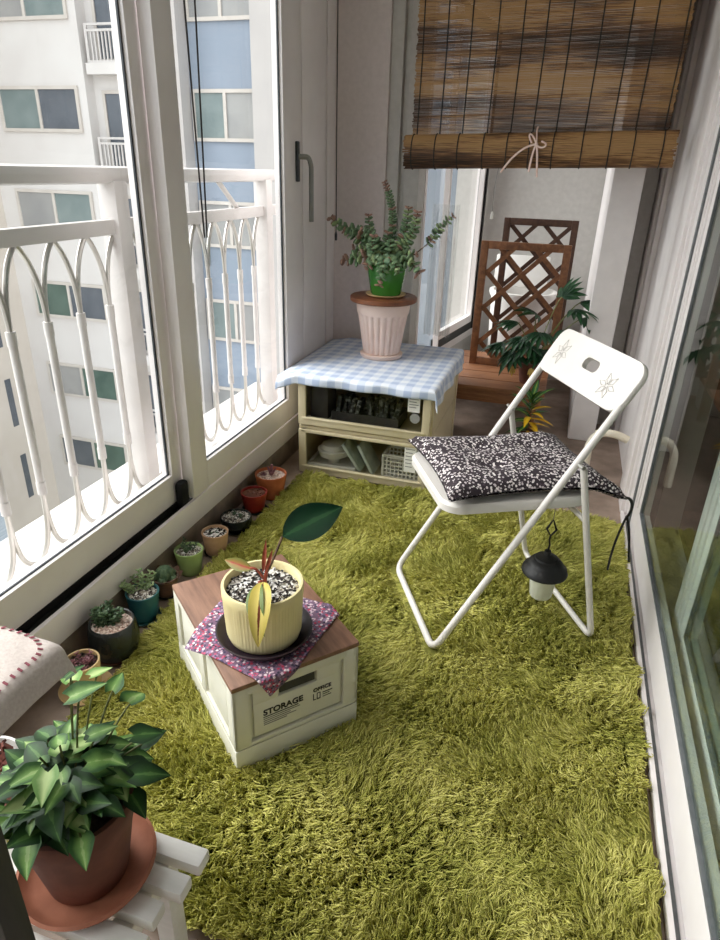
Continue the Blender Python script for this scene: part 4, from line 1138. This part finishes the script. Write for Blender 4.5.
# ================================================================== BAMBOO BLIND
BY = 3.33
blind = thing('bamboo_blind', 'half-raised bamboo roll blind hanging in the opening', 'blind', (-.24, BY, 1.36))
bx0, bx1 = -.797, .318
def tilt(x): return .03*(x+.8)
b = MB(); z = 1.47
while z < 2.12:
    hgt_ = rnd(.0032, .0048)
    e0, e1 = rnd(-.004, .004), rnd(-.004, .004); yo = rnd(-.0006, .0006)
    n = 8; vs = []
    for i in range(n+1):
        x = lerp(bx0+e0, bx1+e1, i/n); zz = z + tilt(x) + .0022*noise.noise(V((x*5, z*40, 3)))
        for dy, dz in ((-.0014, 0), (.0014, 0), (.0014, hgt_), (-.0014, hgt_)): vs.append((x, BY+dy+yo, zz+dz))
    fs = []
    for i in range(n):
        a, c = i*4, i*4+4
        for k in range(4): fs.append((a+k, a+(k+1) % 4, c+(k+1) % 4, c+k))
    fs += [(3, 2, 1, 0), (n*4, n*4+1, n*4+2, n*4+3)]
    b.add(vs, fs); z += hgt_ + rnd(.0003, .0014)
b.build('slat_screen', 'reed', blind, smooth=False)
b = MB(); rows = 46
for layer in range(2):
    for k in range(rows):
        a = 2*PI*k/rows; ry, rz = (.05, .07) if layer == 0 else (.043, .062)
        cy, cz = BY-.056, 1.412
        y, z = cy+ry*math.cos(a), cz+rz*math.sin(a); e0, e1 = rnd(-.006, .006), rnd(-.006, .006)
        t_ = V((0, -ry*math.sin(a), rz*math.cos(a))).normalized(); nn = V((0, t_.z, -t_.y))
        x0_, x1_ = bx0-.012+e0, bx1+.03+e1; vs = []
        n = 5
        for i in range(n+1):
            x = lerp(x0_, x1_, i/n); c_ = V((x, y, z+tilt(x)))
            for s1, s2 in ((-1, -1), (1, -1), (1, 1), (-1, 1)): vs.append(c_+t_*.0034*s1+nn*.0015*s2)
        fs = []
        for i in range(n):
            q, c = i*4, i*4+4
            for m2 in range(4): fs.append((q+m2, q+(m2+1) % 4, c+(m2+1) % 4, c+m2))
        fs += [(3, 2, 1, 0), (n*4, n*4+1, n*4+2, n*4+3)]
        b.add(vs, fs)
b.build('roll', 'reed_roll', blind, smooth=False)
for i in range(11):
    x = lerp(bx0+.02, bx1-.02, i/10) + rnd(-.012, .012)
    b = MB(); zz = 1.47+tilt(x)
    b.tube([(x, BY-.0035, 2.12), (x+.002, BY-.0035, 1.8), (x-.003, BY-.0035, zz), ], .003, 5)
    ring = [(x-.003, BY-.056+.054*math.cos(a), 1.412+tilt(x)+.074*math.sin(a)) for a in [2*PI*k/20 for k in range(20)]]
    b.tube(ring, .0026, 5, closed=True)
    b.build('cord', 'cord_dark', blind)
b = MB(); rc = V((-.215, BY-.114, 1.452))
b.tube(bez(rc, rc+V((-.02, -.01, .05)), rc+V((-.05, -.01, .05)), rc+V((-.02, -.004, .005)), 10), .004, 6)
b.tube(bez(rc, rc+V((.02, -.01, -.03)), rc+V((.07, -.01, -.0)), rc+V((.02, -.004, .012)), 10), .004, 6)
b.tube(bez(rc, rc+V((-.05, -.005, -.005)), rc+V((-.10, -.005, -.05)), rc+V((-.14, -.0, -.115)), 10), .0045, 6)
b.tube(bez(rc, rc+V((-.012, -.003, -.03)), rc+V((-.016, 0, -.07)), rc+V((-.018, 0, -.11)), 8), .0045, 6)
b.tube(bez(rc, rc+V((.012, -.003, -.03)), rc+V((.012, 0, -.08)), rc+V((.02, 0, -.13)), 8), .0045, 6)
b.tube(bez(rc+V((0, 0, 0)), rc+V((-.0, -.002, .03)), rc+V((-.01, .02, .06)), rc+V((-.005, .06, .07)), 6), .0035, 6)
b.blob(rc, .008, 8, 6)
b.build('tie_ribbon', 'ribbon', blind)
b = MB(); b.tube([(-.374, BY-.03, 1.37), (-.385, BY-.03, 1.27), (-.383, BY-.03, 1.17)], .0014, 5); pc = b.build('pull_cord', 'handle_grey', blind)
b = MB(); b.lathe([(0, 0), (.008, .002), (.008, .022), (.004, .034), (0, .035)], (-.383, BY-.03, 1.135), 10); b.build('tassel', 'white_plastic', pc)

# cords hanging at the window
wc = thing('window_blind_cord', 'dark looped cord with clear connector hanging before the window pane', 'cord', (-1.13, 1.95, 1.08))
b = MB(); b.tube([(-1.13, 1.915, 2.15), (-1.13, 1.922, 1.7), (-1.128, 1.938, 1.12)], .0028, 6); b.tube([(-1.13, 1.985, 2.15), (-1.13, 1.978, 1.7), (-1.128, 1.955, 1.12)], .0028, 6); b.build('cord', 'cord_dark', wc)
b = MB(); b.box((-1.134, 1.932, 1.03), (-1.122, 1.962, 1.12), .004); b.build('connector', 'film', wc)
b = MB(); b.box((-1.15, 1.9, 2.15), (-1.11, 2.0, 2.2), .006); b.build('bracket', 'white_plastic', wc)
wc2 = thing('corner_cord', 'thin dark cord with tassel hanging in the window corner', 'cord', (-1.15, 3.27, 1.0))
b = MB(); b.tube([(-1.15, 3.26, 2.2), (-1.15, 3.262, 1.6), (-1.15, 3.27, 1.04)], .003, 6); b.build('cord', 'cord_dark', wc2)
b = MB(); b.lathe([(0, 0), (.006, .003), (.007, .03), (.003, .045), (0, .046)], (-1.15, 3.27, 1.0), 10); b.build('tassel', 'seal', wc2)

# ================================================================== FAR ROOM: bench, trellises, appliance, plants, film
be = thing('wooden_bench', 'low brown wooden plank bench across the far opening', 'bench', (-.25, 3.8, 0))
BZ = .275
for i in range(5):
    y = 3.44+.155*i
    MB().box((-.575, y, BZ-.026), (-.02, y+.148, BZ), .004).build('plank', 'bench', be)
MB().box((-.56, 3.45, BZ-.09), (-.035, 3.475, BZ-.027), .004).build('apron', 'bench', be)
for x in (-.53, -.08):
    for y in (3.48, 4.12): MB().box((x-.025, y-.0, 0), (x+.025, y+.05, BZ-.027), .004).build('leg', 'bench', be)
def trellis(label, x0, x1, y, z0, z1, fr, sl, lean, mat, mat2, stp=.12, group='wooden trellis panels'):
    t = thing('trellis_panel', label, 'trellis', ((x0+x1)/2, y, z0), 0, group)
    w = x1-x0; h = z1-z0
    sh = lambda p: (p[0], p[1]+p[2]*lean, p[2])
    def add(name, mb, m): mb.v = [sh(p) for p in mb.v]; mb.build(name, m, t, local=True)
    for sx in (-1, 1):
        b = MB(); b.box((sx*w/2-fr/2, -.014, 0), (sx*w/2+fr/2, .014, h), .003); add('stile', b, mat)
    for z in (fr/2, h-fr/2):
        b = MB(); b.box((-w/2+fr/2, -.013, z-fr/2), (w/2-fr/2, .013, z+fr/2), .003); add('rail', b, mat)
    for di, yy in ((1, -.005), (-1, .005)):
        b = MB(); k = -h
        X0, X1, Z0, Z1 = -w/2+fr*.4, w/2-fr*.4, fr*.4, h-fr*.4
        while k < w:
            # line x = k + z (di=1) or mirrored, clipped to the frame
            pts = []
            for z in (Z0, Z1):
                x = X0 + k + (z-Z0)
                pts.append((x, z))
            (xa, za), (xb, zb) = pts
            if xa < X0: za += X0-xa; xa = X0
            if xb > X1: zb -= xb-X1; xb = X1
            if xb-xa > .03:
                if di < 0: xa, xb = -xa, -xb
                b.bar((xa, yy, za), (xb, yy, zb), sl, .009, (0, 1, 0))
            k += stp
        add('lattice', b, mat2)
    return t
trellis('front trellis panel of brown wood leaning on the bench', -.475, -.02, 3.9, BZ+.001, .985, .042, .026, .03, 'lattice', 'lattice', .2)
trellis('taller dark trellis panel standing behind the front trellis', -.385, .0, 4.13, BZ+.001, 1.10, .038, .024, .02, 'lattice_dark', 'lattice_dark', .2)
ap = thing('white_tub', 'white rounded plastic tub standing behind the trellis panels', 'tub', (-.26, 4.42, 0))
b = MB(); b.lathe([(0, 0), (.17, 0), (.18, .02), (.20, .60), (.215, .63), (.215, .65), (.19, .65), (.175, .60), (.165, .30), (0, .29)], (0, 0, 0), 48); b.build('tub', 'appliance', ap, local=True)
b = MB(); b.obox((-.03, .06, .76), (.34, .02, .2), Euler((-.25, 0, .0)).to_matrix(), .01); b.build('lid', 'appliance', ap, local=True)
# vinyl film sheet hanging at the far window
vf = thing('vinyl_sheet', 'crinkled clear vinyl sheet hanging beside the far window', 'plastic sheet', (-.68, 3.62, .5))
def film(i, j):
    x = lerp(-.735, -.585, i); z = lerp(.49, 1.18, j)
    return (x, 3.60+.018*math.sin(i*19+j*1.2)+.012*math.sin(i*47+2*j), z)
b = MB(); b.grid(film, 60, 10); b.build('sheet', 'film', vf)
# fan-leaved plant on the bench and croton on the floor
def palm_leaf(b, tipm, c, d, up, n, L, W, spread=2.6):
    d = V(d).normalized(); up = V(up); side = d.cross(up).normalized(); up = side.cross(d)
    for i in range(n):
        a = (i/(n-1)-.5)*spread; dd = d*math.cos(a)+side*math.sin(a)-up*.15
        l = L*(1-.25*abs(a)/spread*2)*rnd(.85, 1.1)
        b.leaf(c, dd, up, l, W, rnd(.3, .9), .3, lambda t: math.sin(PI*min(1, t**.7))**.8, 6)
fp_ = thing('fan_leaf_plant', 'dark green fan-leaved plant in a brown pot on the bench', 'potted plant', (-.115, 3.62, BZ+.001))
b = MB(); b.lathe(pot_prof(.075, .12, .055)+[(0, .1)], (0, 0, 0), 32); b.build('pot', 'terra_dark', fp_, local=True)
b = MB(); b.lathe([(.069, .1), (.06, .106), (0, .108)], (0, 0, 0), 24); b.build('soil', 'soil', fp_, local=True)
st = MB(); lf = MB()
fronds = [((-.12, -.10, .27), (-.5, -.6, -.1)), ((-.22, -.05, .22), (-.9, -.3, -.1)), ((-.03, -.13, .31), (.0, -.8, .0)), ((-.07, -.02, .38), (-.3, -.3, .4)), ((.12, -.06, .43), (.6, -.4, .1)), ((.18, .0, .38), (.9, -.2, -.1)), ((.05, .05, .47), (.2, .2, .5)), ((-.15, -.12, .19), (-.5, -.8, -.4)), ((.0, -.12, .22), (0, -.9, -.3)), ((.09, -.1, .33), (.5, -.6, .1)), ((.15, .05, .45), (.7, .1, .3)), ((-.16, .02, .32), (-.7, .1, .2)), ((-.08, -.14, .24), (-.2, -.9, .0)), ((.2, -.05, .3), (.7, -.5, -.3))]
for p, d in fronds:
    p = V(p)+V((.055, 0, 0)); st.tube(bez((0, 0, .1), (p.x*.2, p.y*.2, .18), (p.x*.7, p.y*.7, p.z*.95), p, 8), .0032, 5)
    palm_leaf(lf, None, p, d, V((0, 0, 1))-V(d)*.2, 9, .15, .034)
st.build('stem', 'stem_green', fp_, local=True); lf.build('foliage', 'palm_leaf', fp_, local=True)
lf = MB()
for p, d in (((-.14, -.15, .12), (-.3, -.6, -.9)), ((-.05, -.14, .12), (.1, -.6, -.9))):
    palm_leaf(lf, None, V(p)+V((.055, 0, 0)), d, (0, -1, .4), 4, .06, .014, 1.0)
lf.build('dry_leaf', 'tip_yellow', fp_, local=True)['label'] = 'dry yellow leaf tips'
cr = thing('croton_plant', 'croton with green and yellow leaves on the floor before the bench', 'potted plant', (-.075, 3.25, 0))
b = MB(); b.lathe(pot_prof(.07, .11, .05)+[(0, .09)], (0, 0, 0), 32); b.build('pot', 'terra_dark', cr, local=True)
b = MB(); b.lathe([(.064, .092), (.05, .098), (0, .1)], (0, 0, 0), 24); b.build('soil', 'soil', cr, local=True)
b = MB(); b.tube([(0, 0, .09), (.003, 0, .2), (0, 0, .3)], .005, 6); b.build('stem', 'stem_brown', cr, local=True)
lg = MB(); ly = MB()
for i in range(34):
    a = i*2.4; el = lerp(-.3, 1.1, i/33); h = lerp(.12, .30, i/33); d = sphdir(a, el)
    tgt = ly if (i < 22 and math.cos(a-(-.6)) > .35) else lg
    tgt.leaf((0, 0, h), d, V((0, 0, 1))-d*d.z, rnd(.10, .15), .032, rnd(.3, .9), .25, n=7)
lg.build('foliage', 'croton_green', cr, local=True); ly.build('yellow_foliage', 'croton_yellow', cr, local=True)['label'] = 'yellow leaves low on the plant'
# drain hose curving out of the right wall
ho = thing('drain_hose', 'beige drain hose curving from the right wall to the floor', 'hose', (.3, 3.1, 0))
hp_ = fillet([(.225, 3.08, .0), (.222, 3.1, .2), (.31, 3.1, .235), (.392, 3.1, .20)], .07, 8)
b = MB(); b.tube(hp_, .019, 12); b.build('hose', 'hose', ho)

# ================================================================== FOREGROUND LEFT
SZ = .30
so = thing('slatted_stool', 'low white slatted wooden stool under the terracotta pot', 'stool', (-.66, .5, 0))
ends = (-.424, -.428, -.446, -.44, -.44)
for i in range(5):
    y1_ = .606-.0485*i
    MB().box((-.93, y1_-.034, SZ-.026), (ends[i], y1_, SZ), .005).build('slat', 'white_wood', so)
for x in (-.89, -.50):
    MB().box((x-.018, .405, SZ-.066), (x+.018, .60, SZ-.0265), .003).build('bearer', 'white_wood', so)
    for y in (.42, .578): MB().box((x-.0175, y-.018, 0), (x+.0175, y+.018, SZ-.0665), .003).build('leg', 'white_wood', so)
TP = V((-.585, .512, SZ+.001))
ts = thing('terracotta_saucer', 'worn terracotta saucer on the white slatted stool', 'saucer', TP)
b = MB(); b.lathe([(0, 0), (.085, 0), (.098, .012), (.105, .024), (.100, .026), (.092, .014), (.08, .008), (0, .008)], (0, 0, 0), 48); b.build('dish', 'terracotta', ts, local=True)
av = thing('arrowhead_vine', 'worn terracotta pot of variegated arrow-leaved vine in the foreground corner', 'potted plant', TP+V((0, 0, .0085)))
b = MB(); b.lathe([(0, 0), (.058, 0), (.061, .003), (.082, .125), (.086, .129), (.092, .168), (.091, .172), (.084, .172), (.081, .15), (0, .148)], (0, 0, 0), 48); b.build('pot', 'terra_dark', av, local=True)
b = MB(); b.lathe([(.0815, .148), (.06, .154), (0, .156)], (0, 0, 0), 28); b.build('soil', 'soil', av, local=True)
def heart(t):
    return max(0, 1-((t-.22)/.78)**1.25) if t > .22 else .55+.45*math.sin(PI/2*t/.22)
tops = []
random.seed(21)
for i in range(135):
    a = rnd(0, 2*PI); el = math.asin(random.random()**.8); R_ = rnd(.07, .112)
    c_ = V((R_*math.cos(el)*math.cos(a), R_*math.cos(el)*math.sin(a), .158+R_*1.0*math.sin(el)*rnd(.7, 1.15)))
    if c_.z > .175 or math.hypot(c_.x, c_.y) > .07: tops.append((c_, a))
tops += [(V((.09, .06, .26)), .4), (V((.05, .10, .28)), 1.2), (V((-.02, .11, .30)), 1.7), (V((.03, .09, .31)), 1.2), (V((.11, .03, .22)), .0), (V((.085, .08, .23)), .8), (V((-.03, .07, .33)), 1.8), (V((.0, .05, .32)), .4), (V((-.06, .10, .29)), 2.2)]
groups = {'vine_leaf': MB(), 'vine_leaf_dark': MB(), 'vine_leaf_pale': MB()}
st = MB()
for i, (p, a) in enumerate(tops):
    s0_ = V((p.x*.3, p.y*.3, .152)); q_ = p-V((0, 0, .004)); st.tube(bez(s0_, s0_+V((0, 0, .05)), V((p.x*.8, p.y*.8, p.z*.95)), q_, 7), .0016, 5)
    d = V((math.cos(a+rnd(-.7, .7)), math.sin(a+rnd(-.7, .7)), rnd(-.35, .4)))
    k = ('vine_leaf', 'vine_leaf_dark', 'vine_leaf_dark', 'vine_leaf_dark', 'vine_leaf', 'vine_leaf_pale')[i % 6]
    L = rnd(.034, .055)
    groups[k].leaf(p-d.normalized()*L*.25, d, V((math.cos(a)*.35, math.sin(a)*.35-.15, 1)), L, L*rnd(.66, .84), rnd(.1, .6), rnd(.1, .3), heart, 14, .2)
st.build('stem', 'stem_green', av, local=True)
for k, b in groups.items(): b.build('foliage', k, av, local=True)
wp = thing('white_pot', 'white pot of reddish brown bark chips at the left edge', 'pot', (-.80, .545, SZ+.001))
b = MB(); b.lathe(pot_prof(.062, .12, .048)+[(0, .09)], (0, 0, 0), 36); b.build('pot', 'white_plastic', wp, local=True)
b = MB(); b.lathe([(.056, .1), (0, .104)], (0, 0, 0), 24)
for i in range(60):
    a = rnd(0, 6.28); q = .05*math.sqrt(random.random()); b.obox((q*math.cos(a), q*math.sin(a), .106+.02*random.random()), (rnd(.012, .03), rnd(.006, .012), .004), Euler((rnd(-1, 1), rnd(-1, 1), rnd(0, 6))).to_matrix())
b.build('bark_chips', 'cork', wp, local=True, smooth=False)
# tall dark plant stand with a cloth over it
DS = thing('plant_stand', 'tall dark wooden stand in the near left corner, topped with pale cloth', 'stand', (-.62, .39, 0))
DZ = .80
MB().box((-.80, .288, DZ-.025), (-.512, .466, DZ), .004).build('top', 'dark_wood', DS)
for x, y in ((-.497, .305), (-.782, .305), (-.782, .35)): MB().box((x-.022, y-.016, 0), (x+.026, y+.016, DZ-.0255), .003).build('leg', 'dark_wood', DS)
lc = thing('linen_cloth', 'pale linen cloth with pink stitched hem draped over the dark stand', 'cloth', (-.62, .39, DZ))
CE = (-.498, .478)
def drape(i, j):
    # arc-length parametrisation: x from far left to beyond right edge, y from near to beyond back edge
    x = lerp(-.82, CE[0]+.024, i); y = lerp(.30, CE[1]+.024, j); z = DZ+.0075
    R_ = .018
    ox, oy = x-CE[0]+R_, y-CE[1]+R_
    rx_, ry_ = max(0, ox), max(0, oy); r_ = math.hypot(rx_, ry_)
    if r_ > 0:
        a = min(r_/R_, PI/2); ext = max(0, r_-R_*PI/2)
        hx = R_*math.sin(a)+.25*ext; drop = R_*(1-math.cos(a))+ext*.95
        x = CE[0]-R_ + rx_/r_*hx if ox > 0 else x
        y = CE[1]-R_ + ry_/r_*hx if oy > 0 else y
        z -= drop
    z += .006*max(0, noise.noise(V((x*14, y*14, 2))))+.014*math.exp(-((x+.62)**2+(y-.4)**2)/.02)
    return (x, y, z)
b = MB(); b.grid(drape, 70, 50)
def md(o): m = o.modifiers.new('s', 'SOLIDIFY'); m.thickness = .0025; m.offset = 1
b.build('fabric', 'linen', lc, mod=md)
b = MB()
def stitch(i, j, di, dj):
    p = V(drape(i, j)); q = V(drape(i+di, j+dj)); e = (q-p).normalized()
    n_ = V((.35, .3, .9)); s_ = e.cross(n_).normalized(); n_ = s_.cross(e)
    p = p + n_*.0032
    b.add([p-s_*.003, p+s_*.003, p+s_*.003+e*.0026, p-s_*.003+e*.0026]+[w+n_*.001 for w in (p-s_*.003, p+s_*.003, p+s_*.003+e*.0026, p-s_*.003+e*.0026)],
          [(0, 1, 2, 3), (7, 6, 5, 4), (0, 4, 5, 1), (1, 5, 6, 2), (2, 6, 7, 3), (3, 7, 4, 0)])
path = [(lerp(.1, .76, k/60), .83) for k in range(61)] + [(.76+.13*math.sin(a), .69+.14*math.cos(a)) for a in [PI/2*k/30 for k in range(1, 31)]] + [(.89, lerp(.69, .05, k/50)) for k in range(1, 51)]
pp_ = [V(drape(*q)) for q in path]; acc = 0
for k in range(len(path)-1):
    acc += (pp_[k+1]-pp_[k]).length
    if acc > .0078:
        acc = 0; di, dj = path[k+1][0]-path[k][0], path[k+1][1]-path[k][1]; stitch(path[k][0], path[k][1], di, dj)
b.build('stitching', 'stitch', lc, smooth=False)

# ================================================================== LIGHT
w = bpy.data.worlds.new('sky'); sc.world = w; w.use_nodes = True
nt = w.node_tree; nt.nodes.clear()
out = nt.nodes.new('ShaderNodeOutputWorld'); bg = nt.nodes.new('ShaderNodeBackground')
tc = nt.nodes.new('ShaderNodeTexCoord'); sp_ = nt.nodes.new('ShaderNodeSeparateXYZ'); nt.links.new(tc.outputs['Generated'], sp_.inputs[0])
cr_ = nt.nodes.new('ShaderNodeValToRGB'); e = cr_.color_ramp.elements
e[0].position = .48; e[0].color = (.62, .60, .57, 1); e[1].position = .56; e[1].color = (.93, .95, 1, 1); x_ = e.new(1.0); x_.color = (.90, .95, 1.0, 1)
mr = nt.nodes.new('ShaderNodeMapRange'); mr.inputs[1].default_value = -1; mr.inputs[2].default_value = 1; nt.links.new(sp_.outputs[2], mr.inputs[0])
nt.links.new(mr.outputs[0], cr_.inputs[0]); nt.links.new(cr_.outputs[0], bg.inputs[0]); bg.inputs[1].default_value = 1.15
nt.links.new(bg.outputs[0], out.inputs[0])
sd = bpy.data.lights.new('sun', 'SUN'); sd.energy = 3.7; sd.angle = math.radians(65); sd.color = (1.0, .95, .925)
so_ = bpy.data.objects.new('sun', sd); COL.objects.link(so_)
so_.rotation_euler = V((1.0, .1, -1.0)).to_track_quat('-Z', 'Y').to_euler()

sc.view_settings.view_transform = 'Standard'; sc.view_settings.look = 'None'
sc.view_settings.gamma = 1; sc.view_settings.use_curve_mapping = False
sc.view_settings.exposure = 1.06
sc.cycles.use_denoising = True
sc.cycles.max_bounces = 10; sc.cycles.diffuse_bounces = 6; sc.cycles.transparent_max_bounces = 24
sc.cycles.sample_clamp_indirect = 8
